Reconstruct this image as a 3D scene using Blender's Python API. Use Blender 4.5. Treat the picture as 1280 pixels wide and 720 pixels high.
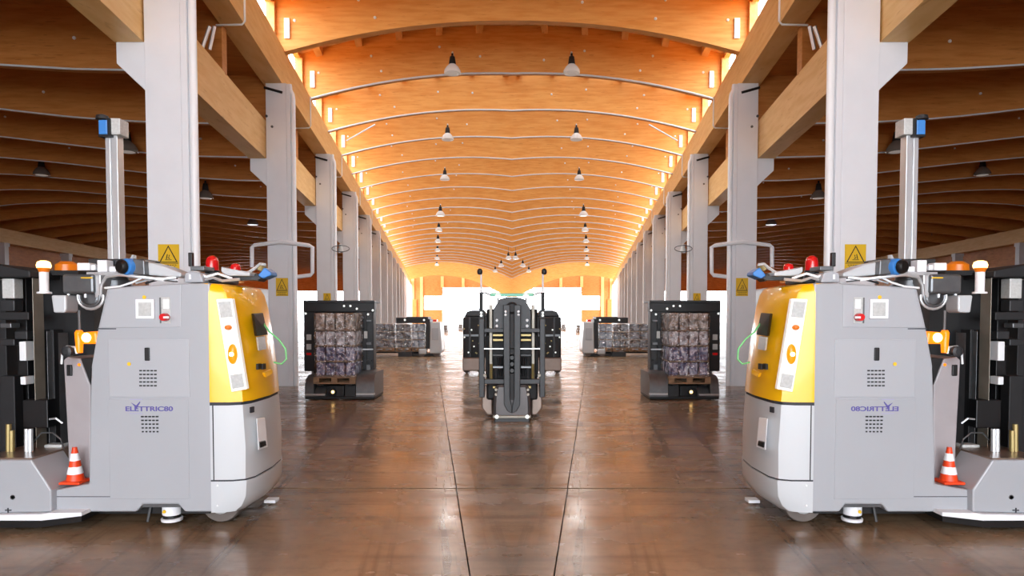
import bpy, bmesh, math, random
from mathutils import Vector, Matrix
random.seed(7)
for o in list(bpy.data.objects): bpy.data.objects.remove(o)
SC = bpy.context.scene
COL = SC.collection

# ------------------------------------------------------------------ camera
F = 840.0; HC = 1.6; VPX = 537.0; HOR = 393.0
PITCH = math.radians(2.0)
CY = HOR + F*math.tan(PITCH)
cam = bpy.data.cameras.new('camera'); camo = bpy.data.objects.new('camera', cam); COL.objects.link(camo)
camo.location = (0, 0, HC); camo.rotation_euler = (math.pi/2 - PITCH, 0, 0)
cam.sensor_fit = 'HORIZONTAL'; cam.sensor_width = 36.0; cam.lens = 36.0*F/1280
cam.shift_y = (CY - 360)/1280; cam.clip_start = .05; cam.clip_end = 500
SC.camera = camo

# ------------------------------------------------------------------ light
W = bpy.data.worlds.new('overcast_sky'); SC.world = W; W.use_nodes = True
bg = W.node_tree.nodes['Background']; bg.inputs[0].default_value = (.93, .98, 1.05, 1); bg.inputs[1].default_value = 8.0
vs = SC.view_settings
vs.view_transform = 'Standard'; vs.look = 'None'; vs.gamma = 1.0; vs.use_curve_mapping = False; vs.exposure = 0.38

def portal(name, loc, normal, along, sx, sy):
    normal = normal.normalized(); along = along.normalized(); z = -normal; y = z.cross(along)
    l = bpy.data.lights.new(name, 'AREA'); l.shape = 'RECTANGLE'; l.size = sx; l.size_y = sy
    l.cycles.is_portal = True
    o = bpy.data.objects.new(name, l); COL.objects.link(o)
    o.matrix_world = Matrix.Translation(loc) @ Matrix((along, y, z)).transposed().to_4x4()

K = (640 - VPX)/F            # plan skew of the two halls, metres sideways per metre of depth
def LX(l, Y): return l - K*Y

def at(px, py, Y):
    """point of the left half seen at pixel (px,py) on the upright plane at depth Y"""
    dx = (px - 640)/F; dy = (CY - py)/F
    c, s = math.cos(PITCH), math.sin(PITCH)
    t = Y/(c + dy*s)
    return Vector((dx*t, Y, HC + (-s + dy*c)*t))

# ------------------------------------------------------------------ materials
def lin(c):
    c = c/255.0
    return c/12.92 if c <= .04045 else ((c + .055)/1.055)**2.4
def rgb(r, g, b): return (lin(r), lin(g), lin(b), 1)
MATS = {}
def mat(name, col, rough=.5, metal=0., emit=0., ecol=None, noise=0., nscale=6., spec=.5, bump=0., coat=0.):
    m = bpy.data.materials.new(name); m.use_nodes = True; nt = m.node_tree
    p = nt.nodes['Principled BSDF']
    p.inputs['Base Color'].default_value = col; p.inputs['Roughness'].default_value = rough
    p.inputs['Metallic'].default_value = metal; p.inputs['Specular IOR Level'].default_value = spec
    p.inputs['Coat Weight'].default_value = coat
    if emit:
        p.inputs['Emission Color'].default_value = ecol or col; p.inputs['Emission Strength'].default_value = emit
    if noise or bump:
        g = nt.nodes.new('ShaderNodeNewGeometry'); n = nt.nodes.new('ShaderNodeTexNoise')
        n.inputs['Scale'].default_value = nscale; n.inputs['Detail'].default_value = 4
        nt.links.new(g.outputs['Position'], n.inputs['Vector'])
        if noise:
            r = nt.nodes.new('ShaderNodeValToRGB')
            a = [max(0, c*(1 - noise)) for c in col[:3]] + [1]; b = [min(1, c*(1 + noise)) for c in col[:3]] + [1]
            r.color_ramp.elements[0].position = .3; r.color_ramp.elements[0].color = a
            r.color_ramp.elements[1].position = .7; r.color_ramp.elements[1].color = b
            nt.links.new(n.outputs['Fac'], r.inputs['Fac']); nt.links.new(r.outputs['Color'], p.inputs['Base Color'])
        if bump:
            bn = nt.nodes.new('ShaderNodeBump'); bn.inputs['Strength'].default_value = bump
            nt.links.new(n.outputs['Fac'], bn.inputs['Height']); nt.links.new(bn.outputs['Normal'], p.inputs['Normal'])
    MATS[name] = m
    return m
def wood(name, ca, cb, cdark, sc, rough=.5):
    """laminated timber: fine grain stretched along the beam, small knots, faint lamella lines"""
    m = bpy.data.materials.new(name); m.use_nodes = True; nt = m.node_tree; N = nt.nodes; L = nt.links
    p = N['Principled BSDF']; p.inputs['Roughness'].default_value = rough; p.inputs['Specular IOR Level'].default_value = .3
    g = N.new('ShaderNodeNewGeometry')
    mp = N.new('ShaderNodeMapping'); mp.inputs['Scale'].default_value = sc; L.new(g.outputs['Position'], mp.inputs['Vector'])
    n = N.new('ShaderNodeTexNoise'); n.inputs['Scale'].default_value = 1.; n.inputs['Detail'].default_value = 5; L.new(mp.outputs[0], n.inputs['Vector'])
    r = N.new('ShaderNodeValToRGB'); r.color_ramp.elements[0].position = .32; r.color_ramp.elements[0].color = cb
    r.color_ramp.elements[1].position = .62; r.color_ramp.elements[1].color = ca
    L.new(n.outputs['Fac'], r.inputs['Fac'])
    n2 = N.new('ShaderNodeTexNoise'); n2.inputs['Scale'].default_value = 2.2; n2.inputs['Detail'].default_value = 2; L.new(mp.outputs[0], n2.inputs['Vector'])
    r2 = N.new('ShaderNodeValToRGB'); r2.color_ramp.elements[0].position = .64; r2.color_ramp.elements[0].color = (0, 0, 0, 1)
    r2.color_ramp.elements[1].position = .72; r2.color_ramp.elements[1].color = (.55, .55, .55, 1)
    L.new(n2.outputs['Fac'], r2.inputs['Fac'])
    mx = N.new('ShaderNodeMixRGB'); mx.inputs[2].default_value = cdark; L.new(r2.outputs[0], mx.inputs[0]); L.new(r.outputs[0], mx.inputs[1])
    L.new(mx.outputs[0], p.inputs['Base Color'])
    MATS[name] = m
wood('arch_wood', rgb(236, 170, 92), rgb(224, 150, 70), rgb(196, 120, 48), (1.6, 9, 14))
wood('girder_wood', rgb(242, 198, 132), rgb(232, 182, 112), rgb(208, 150, 86), (5, 1.2, 12))
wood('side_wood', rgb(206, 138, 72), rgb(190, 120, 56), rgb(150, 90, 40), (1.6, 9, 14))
wood('deck_wood', rgb(240, 190, 128), rgb(228, 170, 100), rgb(196, 134, 70), (6, 1.2, 6))
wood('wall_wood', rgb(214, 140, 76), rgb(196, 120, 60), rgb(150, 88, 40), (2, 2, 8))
wood('pallet_wood', rgb(150, 118, 88), rgb(118, 90, 66), rgb(76, 56, 42), (8, 8, 20))
mat('white_paint', rgb(232, 234, 238), .38, noise=.02, nscale=3)
mat('white_pipe', rgb(244, 246, 248), .3)
mat('steel_white', rgb(225, 228, 230), .35)
mat('agv_grey', rgb(164, 167, 172), .34, noise=.02, nscale=2, coat=.15)
mat('agv_panel', rgb(170, 173, 178), .32, coat=.15)
mat('agv_light', rgb(192, 196, 199), .3, coat=.2)
mat('mauve_grey', rgb(160, 154, 156), .4, noise=.04)
mat('yellow', rgb(250, 190, 14), .3, coat=.3)
mat('black', rgb(13, 13, 15), .45)
mat('black_soft', rgb(22, 22, 24), .6, noise=.2, nscale=12)
mat('seam', rgb(50, 52, 58), .7)
mat('dark_steel', rgb(44, 45, 47), .45, metal=.2, noise=.15, nscale=14)
mat('mid_steel', rgb(104, 106, 108), .35, metal=.6, noise=.12, nscale=12)
mat('aluminium', rgb(205, 208, 210), .3, metal=.55)
mat('chrome', rgb(225, 225, 225), .15, metal=1)
mat('brown_plate', rgb(128, 110, 98), .3, metal=.3, noise=.1, nscale=5)  # brown reflection on the wheel housing top put into the base colour
mat('blue', rgb(60, 130, 205), .4)
mat('red', rgb(205, 25, 28), .25, coat=.5)
mat('orange_cone', rgb(232, 70, 22), .45)
mat('amber', rgb(220, 80, 4), .3, emit=1.0, ecol=(1, .26, .005, 1))
mat('amber_core', rgb(255, 210, 120), .3, emit=7, ecol=(1, .72, .25, 1))
mat('tower_lamp', rgb(255, 190, 90), .3, emit=3.5, ecol=(1, .62, .22, 1))
mat('amber_dim', rgb(214, 108, 18), .3, emit=.12, ecol=(1, .35, .02, 1))
mat('light_bar', rgb(245, 243, 236), .25, emit=.25, ecol=(1, .95, .85, 1))
mat('lens_grey', rgb(190, 192, 190), .25, noise=.1, nscale=60)
mat('green_lamp', rgb(60, 150, 110), .25, emit=.15, ecol=(.1, .7, .4, 1))
mat('white_lamp', rgb(250, 255, 250), .25, emit=.7, ecol=(.95, 1, .97, 1))
mat('green_cable', rgb(120, 205, 130), .4)
mat('sign_yellow', rgb(232, 188, 26), .45)
mat('sign_black', rgb(40, 34, 20), .6)
mat('logo_violet', rgb(84, 76, 150), .45)
mat('logo_pale', rgb(160, 158, 190), .45)
mat('rubber', rgb(108, 98, 92), .8, noise=.1)
mat('beige_steel', rgb(140, 134, 122), .4, metal=.3, noise=.15)
mat('beige_dark', rgb(74, 69, 68), .35, metal=.3, noise=.12)
mat('gold', rgb(150, 132, 84), .35, metal=.5)
mat('lamp_glass', rgb(205, 198, 192), .15, emit=.12, ecol=(1, .97, .92, 1))
mat('dim_glass', rgb(120, 112, 104), .2)
mat('carton', rgb(140, 124, 112), .7, noise=.1)

def bottle_mat(name, cols, scale):
    m = bpy.data.materials.new(name); m.use_nodes = True; nt = m.node_tree; N = nt.nodes; L = nt.links
    p = N['Principled BSDF']; p.inputs['Roughness'].default_value = .22; p.inputs['Coat Weight'].default_value = .6
    g = N.new('ShaderNodeNewGeometry'); mp = N.new('ShaderNodeMapping'); mp.inputs['Scale'].default_value = scale
    L.new(g.outputs['Position'], mp.inputs['Vector'])
    n = N.new('ShaderNodeTexNoise'); n.inputs['Scale'].default_value = 1; n.inputs['Detail'].default_value = 3; L.new(mp.outputs[0], n.inputs['Vector'])
    r = N.new('ShaderNodeValToRGB'); e = r.color_ramp.elements
    e[0].position = .28; e[0].color = cols[0]; e[1].position = .72; e[1].color = cols[-1]
    for i, c in enumerate(cols[1:-1]):
        x = e.new(.28 + .44*(i + 1)/(len(cols) - 1)); x.color = c
    L.new(n.outputs['Fac'], r.inputs[0]); L.new(r.outputs[0], p.inputs['Base Color'])
    b = N.new('ShaderNodeBump'); b.inputs['Strength'].default_value = .6; L.new(n.outputs['Fac'], b.inputs['Height']); L.new(b.outputs[0], p.inputs['Normal'])
    MATS[name] = m
bottle_mat('pack_brown', [rgb(84, 74, 70), rgb(150, 138, 130), rgb(200, 192, 186), rgb(240, 240, 240)], (14, 14, 9))
bottle_mat('pack_white', [rgb(100, 92, 94), rgb(180, 170, 175), rgb(226, 226, 232), rgb(244, 244, 248)], (16, 16, 9))
bottle_mat('pack_blue', [rgb(60, 64, 92), rgb(104, 108, 146), rgb(176, 178, 204), rgb(236, 236, 244)], (15, 15, 8))
bottle_mat('pack_slate', [rgb(40, 46, 54), rgb(72, 82, 94), rgb(110, 122, 136), rgb(160, 170, 182)], (5, 5, 6))
bottle_mat('pack_sky', [rgb(96, 116, 140), rgb(140, 160, 184), rgb(180, 196, 214), rgb(215, 224, 234)], (7, 7, 6))

def film_mat():
    m = bpy.data.materials.new('stretch_film'); m.use_nodes = True; nt = m.node_tree; N = nt.nodes; L = nt.links
    out = N['Material Output']; N.remove(N['Principled BSDF'])
    t = N.new('ShaderNodeBsdfTransparent'); gl = N.new('ShaderNodeBsdfGlossy'); gl.inputs['Roughness'].default_value = .12
    mx = N.new('ShaderNodeMixShader'); mx.inputs[0].default_value = .3
    n = N.new('ShaderNodeTexNoise'); n.inputs['Scale'].default_value = 9; g = N.new('ShaderNodeNewGeometry'); L.new(g.outputs['Position'], n.inputs['Vector'])
    b = N.new('ShaderNodeBump'); b.inputs['Strength'].default_value = 1; b.inputs['Distance'].default_value = .2; L.new(n.outputs['Fac'], b.inputs['Height']); L.new(b.outputs[0], gl.inputs['Normal'])
    L.new(t.outputs[0], mx.inputs[1]); L.new(gl.outputs[0], mx.inputs[2]); L.new(mx.outputs[0], out.inputs[0])
    MATS['stretch_film'] = m
film_mat()
def pane_mat(name, tint):
    m = bpy.data.materials.new(name); m.use_nodes = True; nt = m.node_tree; N = nt.nodes; L = nt.links
    out = N['Material Output']; N.remove(N['Principled BSDF'])
    t = N.new('ShaderNodeBsdfTransparent'); t.inputs[0].default_value = tint
    gl = N.new('ShaderNodeBsdfGlossy'); gl.inputs['Roughness'].default_value = .05
    mx = N.new('ShaderNodeMixShader'); mx.inputs[0].default_value = .06
    L.new(t.outputs[0], mx.inputs[1]); L.new(gl.outputs[0], mx.inputs[2]); L.new(mx.outputs[0], out.inputs[0])
    MATS[name] = m
pane_mat('window_glass', (.93, .95, .95, 1)); pane_mat('added_roof_sheet', (.18, .18, .18, 1)); pane_mat('added_end_sheet', (.32, .33, .34, 1))  # the two roof sheets are added, out of view, to let daylight in

def floor_mat():
    m = bpy.data.materials.new('worn_concrete'); m.use_nodes = True; nt = m.node_tree; N = nt.nodes; L = nt.links
    p = N['Principled BSDF']; p.inputs['Specular IOR Level'].default_value = .5
    g = N.new('ShaderNodeNewGeometry'); sp = N.new('ShaderNodeSeparateXYZ'); L.new(g.outputs['Position'], sp.inputs[0])
    ab = N.new('ShaderNodeMath'); ab.operation = 'ABSOLUTE'; L.new(sp.outputs[0], ab.inputs[0])
    ml = N.new('ShaderNodeMath'); ml.operation = 'MULTIPLY_ADD'; ml.inputs[1].default_value = -K; L.new(sp.outputs[1], ml.inputs[0]); L.new(ab.outputs[0], ml.inputs[2])
    cb = N.new('ShaderNodeCombineXYZ'); L.new(ml.outputs[0], cb.inputs[0]); L.new(sp.outputs[1], cb.inputs[1])
    def noise(sc, detail, src=cb, rough=.55):
        mp = N.new('ShaderNodeMapping'); mp.inputs['Scale'].default_value = sc; L.new(src.outputs[0], mp.inputs['Vector'])
        n = N.new('ShaderNodeTexNoise'); n.inputs['Scale'].default_value = 1; n.inputs['Detail'].default_value = detail; n.inputs['Roughness'].default_value = rough
        L.new(mp.outputs[0], n.inputs['Vector']); return n
    def ramp(n, pts):
        r = N.new('ShaderNodeValToRGB'); e = r.color_ramp.elements
        e[0].position, e[0].color = pts[0]; e[1].position, e[1].color = pts[-1]
        for q, c in pts[1:-1]:
            x = e.new(q); x.color = c
        L.new(n.outputs['Fac'], r.inputs[0]); return r
    base = ramp(noise((.5, .7, 1), 6), [(.3, rgb(100, 84, 68)), (.5, rgb(134, 109, 84)), (.7, rgb(164, 140, 114))])
    def mul(a, b, f=1.):
        x = N.new('ShaderNodeMixRGB'); x.blend_type = 'MULTIPLY'; x.inputs[0].default_value = f
        L.new(a.outputs[0], x.inputs[1]); L.new(b.outputs[0], x.inputs[2]); return x
    tr = ramp(noise((5.5, .16, 1), 4), [(.33, (.42, .38, .36, 1)), (.44, (.95, .95, .95, 1)), (.7, (1.1, 1.08, 1.05, 1))])     # tyre tracks along the aisle
    cr = ramp(noise((.35, 4.5, 1), 5), [(.32, (.55, .5, .47, 1)), (.46, (1, 1, 1, 1)), (.75, (1.06, 1.06, 1.06, 1))])           # trowel and scrape marks across
    fine = ramp(noise((7, 9, 1), 8, rough=.7), [(.3, (.72, .7, .68, 1)), (.5, (1, 1, 1, 1)), (.75, (1.12, 1.12, 1.12, 1))])
    c = mul(mul(mul(base, tr, .9), cr, .95), fine, .95)
    # worn rubber patches along the joint
    cm = N.new('ShaderNodeMath'); cm.operation = 'COMPARE'; cm.inputs[1].default_value = -.13; cm.inputs[2].default_value = .075; L.new(ml.outputs[0], cm.inputs[0])
    pn = ramp(noise((16, .75, 1), 3), [(.49, (1, 1, 1, 1)), (.56, (.45, .42, .4, 1))])
    mm = N.new('ShaderNodeMixRGB'); mm.blend_type = 'MULTIPLY'; L.new(cm.outputs[0], mm.inputs[0]); L.new(c.outputs[0], mm.inputs[1]); L.new(pn.outputs[0], mm.inputs[2]); c = mm
    L.new(c.outputs[0], p.inputs['Base Color'])
    rr = ramp(noise((1.2, 1.6, 1), 5), [(.3, (.14, .14, .14, 1)), (.7, (.34, .34, .34, 1))]); L.new(rr.outputs[0], p.inputs['Roughness'])
    nb = noise((1.3, 8, 1), 5); b = N.new('ShaderNodeBump'); b.inputs['Strength'].default_value = .22; b.inputs['Distance'].default_value = .02
    L.new(nb.outputs['Fac'], b.inputs['Height']); L.new(b.outputs[0], p.inputs['Normal'])
    MATS['worn_concrete'] = m
floor_mat()
mat('joint_dark', rgb(46, 36, 30), .8)

# ------------------------------------------------------------------ mesh helpers
ORG = {}
class MB:
    def __init__(s): s.v = []; s.f = []
    def add(s, vs, fs):
        n = len(s.v); s.v += [Vector(v) for v in vs]; s.f += [[i + n for i in f] for f in fs]; return s
    def hexa(s, a, b):
        """a: four points of one end, b: the matching four of the other"""
        return s.add(list(a) + list(b), [(3, 2, 1, 0), (4, 5, 6, 7), (0, 1, 5, 4), (1, 2, 6, 5), (2, 3, 7, 6), (3, 0, 4, 7)])
    def box(s, x0, x1, y0, y1, z0, z1):
        return s.hexa([(x0, y0, z0), (x1, y0, z0), (x1, y0, z1), (x0, y0, z1)], [(x0, y1, z0), (x1, y1, z0), (x1, y1, z1), (x0, y1, z1)])
    def pbox(s, x0, y0, x1, y1, Ya, Yb):
        a = at(x0, y0, Ya); b = at(x1, y1, Ya)
        return s.box(min(a.x, b.x), max(a.x, b.x), Ya, Yb, min(a.z, b.z), max(a.z, b.z))
    def prism(s, pts, d):
        """planar polygon pts extruded by vector d"""
        n = len(pts); d = Vector(d); v = [Vector(p) for p in pts]
        return s.add(v + [p + d for p in v], [list(range(n))[::-1], [n + i for i in range(n)]] + [(i, (i + 1) % n, n + (i + 1) % n, n + i) for i in range(n)])
    def ppoly(s, pts, Ya, Yb): return s.prism([at(x, y, Ya) for x, y in pts], (0, Yb - Ya, 0))
    def loft(s, rings, cap=True):
        n = len(rings[0]); v = [Vector(p) for r in rings for p in r]; f = []
        for k in range(len(rings) - 1):
            for i in range(n):
                j = (i + 1) % n; f.append((k*n + i, k*n + j, (k + 1)*n + j, (k + 1)*n + i))
        if cap: f += [list(range(n))[::-1], [(len(rings) - 1)*n + i for i in range(n)]]
        return s.add(v, f)
    def tube(s, pts, r, n=8):
        pts = [Vector(p) for p in pts]; rings = []; u = None
        for i, p in enumerate(pts):
            t = (pts[min(i + 1, len(pts) - 1)] - pts[max(i - 1, 0)]).normalized()
            if u is None:
                u = t.cross(Vector((0, 0, 1)))
                if u.length < .05: u = t.cross(Vector((1, 0, 0)))
            u = (u - t*u.dot(t)).normalized(); w = t.cross(u)
            rr = r[i] if isinstance(r, (list, tuple)) else r
            rings.append([p + (u*math.cos(2*math.pi*k/n) + w*math.sin(2*math.pi*k/n))*rr for k in range(n)])
        return s.loft(rings)
    def lathe(s, c, axis, prof, n=20):
        """prof: (distance along the axis, radius)"""
        c = Vector(c); t = Vector(axis).normalized()
        u = t.cross(Vector((0, 0, 1)));
        if u.length < .05: u = t.cross(Vector((1, 0, 0)))
        u.normalize(); w = t.cross(u)
        return s.loft([[c + t*h + (u*math.cos(2*math.pi*k/n) + w*math.sin(2*math.pi*k/n))*max(r, 1e-4) for k in range(n)] for h, r in prof])
    def build(s, name, m, parent=None, smooth=False, bevel=0.):
        me = bpy.data.meshes.new(name); org = ORG.get(parent.name, Vector()) if parent else Vector()
        me.from_pydata([tuple(v - org) for v in s.v], [], [tuple(f) for f in s.f])
        bm = bmesh.new(); bm.from_mesh(me); bmesh.ops.recalc_face_normals(bm, faces=bm.faces); bm.to_mesh(me); bm.free()
        if smooth:
            me.shade_smooth(); me.set_sharp_from_angle(angle=math.radians(38))
        me.materials.append(MATS[m])
        o = bpy.data.objects.new(name, me); COL.objects.link(o)
        if parent: o.parent = parent
        ORG[o.name] = org
        if bevel:
            b = o.modifiers.new('bevel', 'BEVEL'); b.width = bevel; b.segments = 2; b.limit_method = 'ANGLE'; b.angle_limit = math.radians(40)
        return o
def tag(o, label=None, cat=None, group=None, kind=None):
    if label: o['label'] = label
    if cat: o['category'] = cat
    if group: o['group'] = group
    if kind: o['kind'] = kind
    return o
def empty(name, loc):
    o = bpy.data.objects.new(name, None); COL.objects.link(o); o.location = loc; o.empty_display_size = .2
    ORG[o.name] = Vector(loc); return o
def copy_tree(o, parent=None):
    c = o.copy(); COL.objects.link(c); c.parent = parent
    for ch in list(o.children): copy_tree(ch, c)
    return c
def mirror_thing(o, label):
    """the same thing facing it across the central aisle"""
    c = copy_tree(o); c.location.x = -o.location.x; c.scale.x = -1; c['label'] = label; return c
def text_mesh(body, name, m, parent, origin, width, height):
    cu = bpy.data.curves.new(name, 'FONT'); cu.body = body; cu.extrude = .002; cu.size = 1; cu.offset = .018
    t = bpy.data.objects.new(name, cu); COL.objects.link(t)
    me = bpy.data.meshes.new_from_object(t.evaluated_get(bpy.context.evaluated_depsgraph_get())); bpy.data.objects.remove(t)
    xs = [v.co.x for v in me.vertices]; ys = [v.co.y for v in me.vertices]
    sx = width/(max(xs) - min(xs)); sy = height/(max(ys) - min(ys)); org = ORG[parent.name]
    for v in me.vertices:
        x, y, z = v.co; v.co = Vector((origin[0] + (x - min(xs))*sx, origin[1] - z, origin[2] + (y - min(ys))*sy)) - org
    me.materials.clear(); me.materials.append(MATS[m])
    o = bpy.data.objects.new(name, me); COL.objects.link(o); o.parent = parent; ORG[o.name] = org
    return o

# ------------------------------------------------------------------ the hall: dimensions
Y_ARCH0 = 15.2; DA = 3.25
ARCH_Y = [Y_ARCH0 + DA*n for n in range(-7, 31)]           # -7.5 .. 112.7
Y_SIDE_END = 84.0; Y_END = 117.0; Y_ROOF0 = -8.6
GI0, GI1 = -3.218, -3.65; GIB, GIT = 6.68, 7.60            # inner girder, carries the vault
GO0, GO1 = -3.607, -3.98; GOB, GOT = 5.05, 5.88            # outer girder on the column brackets
AH = 1.06
def zmain(l): return max(HC + 6.54 - .0285*(l - 1.7)**2, HC + 2.9)
SIDE = [(-3.6, 4.26), (-4.4, 4.27), (-6.3, 4.31), (-7.8, 4.40), (-8.9, 4.52), (-11.8, 4.86), (-15, 5.15), (-17, 5.22), (-19, 5.15), (-21.5, 4.9), (-23.3, 4.66), (-24.6, 4.4)]
def zside(l):
    for (a, za), (b, zb) in zip(SIDE, SIDE[1:]):
        if a >= l >= b:
            t = (l - a)/(b - a); return HC + za + (zb - za)*t
    return HC + SIDE[-1][1]

# floor: slabs with open joints on a dark bed
fl = MB().box(-34, 34, -14, 150, -.20, -.05).build('floor', 'joint_dark'); tag(fl, kind='structure')
g = .005; gy = .018
lcol = [(.24, -5.86), (-5.86, -11.96), (-11.96, -24.6)]
rows = [(-3.0 + 3.045*i, -3.0 + 3.045*(i + 1)) for i in range(0, 12)]
rows = [(-14, -3.0)] + rows + [(rows[-1][1], 150)]
for sd in (1, -1):
    for ya, yb in rows:
        for la, lb in lcol:
            q = [(sd*min(LX(la, ya) - g, -.006), ya + gy), (sd*min(LX(la, yb) - g, -.006), yb - gy), (sd*(LX(lb, yb) + g), yb - gy), (sd*(LX(lb, ya) + g), ya + gy)]
            MB().prism([(x, y, -.05) for x, y in q], (0, 0, .05)).build('slab', 'worn_concrete', fl)
        a, b = LX(.24, ya) + g, LX(.24, yb) + g
        if yb > 4:
            q = [(sd*min(a, -.004), ya + gy), (sd*b, yb - gy), (sd*-.0, yb - gy), (0, ya + gy)]
            MB().prism([(x, y, -.05) for x, y in q], (0, 0, .05)).build('slab', 'worn_concrete', fl)

# roof decks
Y_RL = ARCH_Y[8]                                             # unseen roof sheeting, added to light the vault evenly, starts here
Y_GL = ARCH_Y[28]                                            # clearer unseen sheeting, added to brighten the end bays, starts here
def sheet(mb, sd, ys, l0, l1, z, n):
    for h in (0, .12):
        v = []; f = []
        for y in ys:
            a, b = l0, (K*y if l1 is None else l1)
            for i in range(n + 1):
                l = a + (b - a)*i/n; v.append((sd*LX(l, y), y, zmain(l) + AH + z + h))
        for r in range(len(ys) - 1):
            for i in range(n):
                q = r*(n + 1) + i; f.append((q, q + 1, q + n + 2, q + n + 1))
        mb.add(v, f)
def deck_main():
    mb = MB(); near = [Y_ROOF0] + [y for y in ARCH_Y if y <= Y_RL]; far = [y for y in ARCH_Y if y >= Y_RL] + [Y_END]
    for sd in (1, -1):
        sheet(mb, sd, near, GI1, None, .2, 16); sheet(mb, sd, [Y_RL, Y_END], GI1, -3.2, .2, 1)
    return mb.build('ceiling', 'deck_wood')
ceil = tag(deck_main(), kind='structure')
side_ceil = {}
for sd in (1, -1):
    mb = MB(); ls = [x[0] for x in SIDE]; ls[0] = GI1
    for h in (0, .12):
        v = []; f = []
        for y in (Y_ROOF0, Y_SIDE_END):
            for l in ls: v.append((sd*LX(l, y), y, zside(l) + AH + h))
        m = len(ls)
        for i in range(m - 1): f.append((i, i + 1, m + i + 1, m + i))
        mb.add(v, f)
    side_ceil[sd] = tag(mb.build('ceiling', 'side_wood'), kind='structure')

def girder(l0, l1, z0, z1, ya, yb, sd, parent, name='girder', m='girder_wood'):
    def q(y): return [(sd*LX(l0, y), y, z0), (sd*LX(l1, y), y, z0), (sd*LX(l1, y), y, z1), (sd*LX(l0, y), y, z1)]
    return MB().hexa(q(ya), q(yb)).build(name, m, parent)

# vault arches (one from girder to girder, with the valley on the centre line)
rnd = random.Random(3)
for k, y in enumerate(ARCH_Y):
    le = K*y; n = 22
    ls = [GI1 + .03 + (le - GI1 - .03)*i/n for i in range(n + 1)]
    bot = [(LX(l, y), zmain(l)) for l in ls]; bot = bot + [(-x, z) for x, z in bot[-2::-1]]
    mb = MB(); y1 = y + .2; nb = len(bot)
    v = [(x, y, z) for x, z in bot] + [(x, y, z + AH + .255) for x, z in bot] + [(x, y1, z) for x, z in bot] + [(x, y1, z + AH + .255) for x, z in bot]
    f = []
    for i in range(nb - 1):
        f += [(i, i + 1, nb + i + 1, nb + i), (2*nb + i, 3*nb + i, 3*nb + i + 1, 2*nb + i + 1), (i, 2*nb + i, 2*nb + i + 1, i + 1), (nb + i, nb + i + 1, 3*nb + i + 1, 3*nb + i)]
    f += [(0, nb, 3*nb, 2*nb), (nb - 1, 3*nb - 1, 4*nb - 1, 2*nb - 1)]
    arch = mb.add(v, f).build('roof_arch', 'arch_wood', ceil)
    if k >= 8 and y < Y_SIDE_END:
        cp = [(x, y - .022, z - .012) for x, z in bot[1:-1]]
        MB().tube(cp, .026 if y < 40 else .034, 6).build('conduit', 'steel_white', arch)
    if 7 <= k < 19:
        for sd in (1, -1):
            for lb, dz in ((-3.0 + rnd.random()*.1, .62), (-1.55, .75), (-1.35 + rnd.random()*.3, .3), (.3, .45 + .3*rnd.random()), (1.4, .3 + .3*rnd.random())):
                if lb < le - .2:
                    MB().lathe((sd*LX(lb, y), y, zmain(lb) + dz), (0, -1, 0), [(0, .034), (.015, .034), (.025, .015)], 8).build('bolt', 'white_pipe', arch)
            l0 = GI0 + .02
            MB().box(*sorted((sd*LX(l0, y), sd*LX(l0 + .12, y))), y - .05, y - .002, zmain(l0) + .28, zmain(l0) + .72).build('gusset_plate', 'white_pipe', arch)
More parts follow.
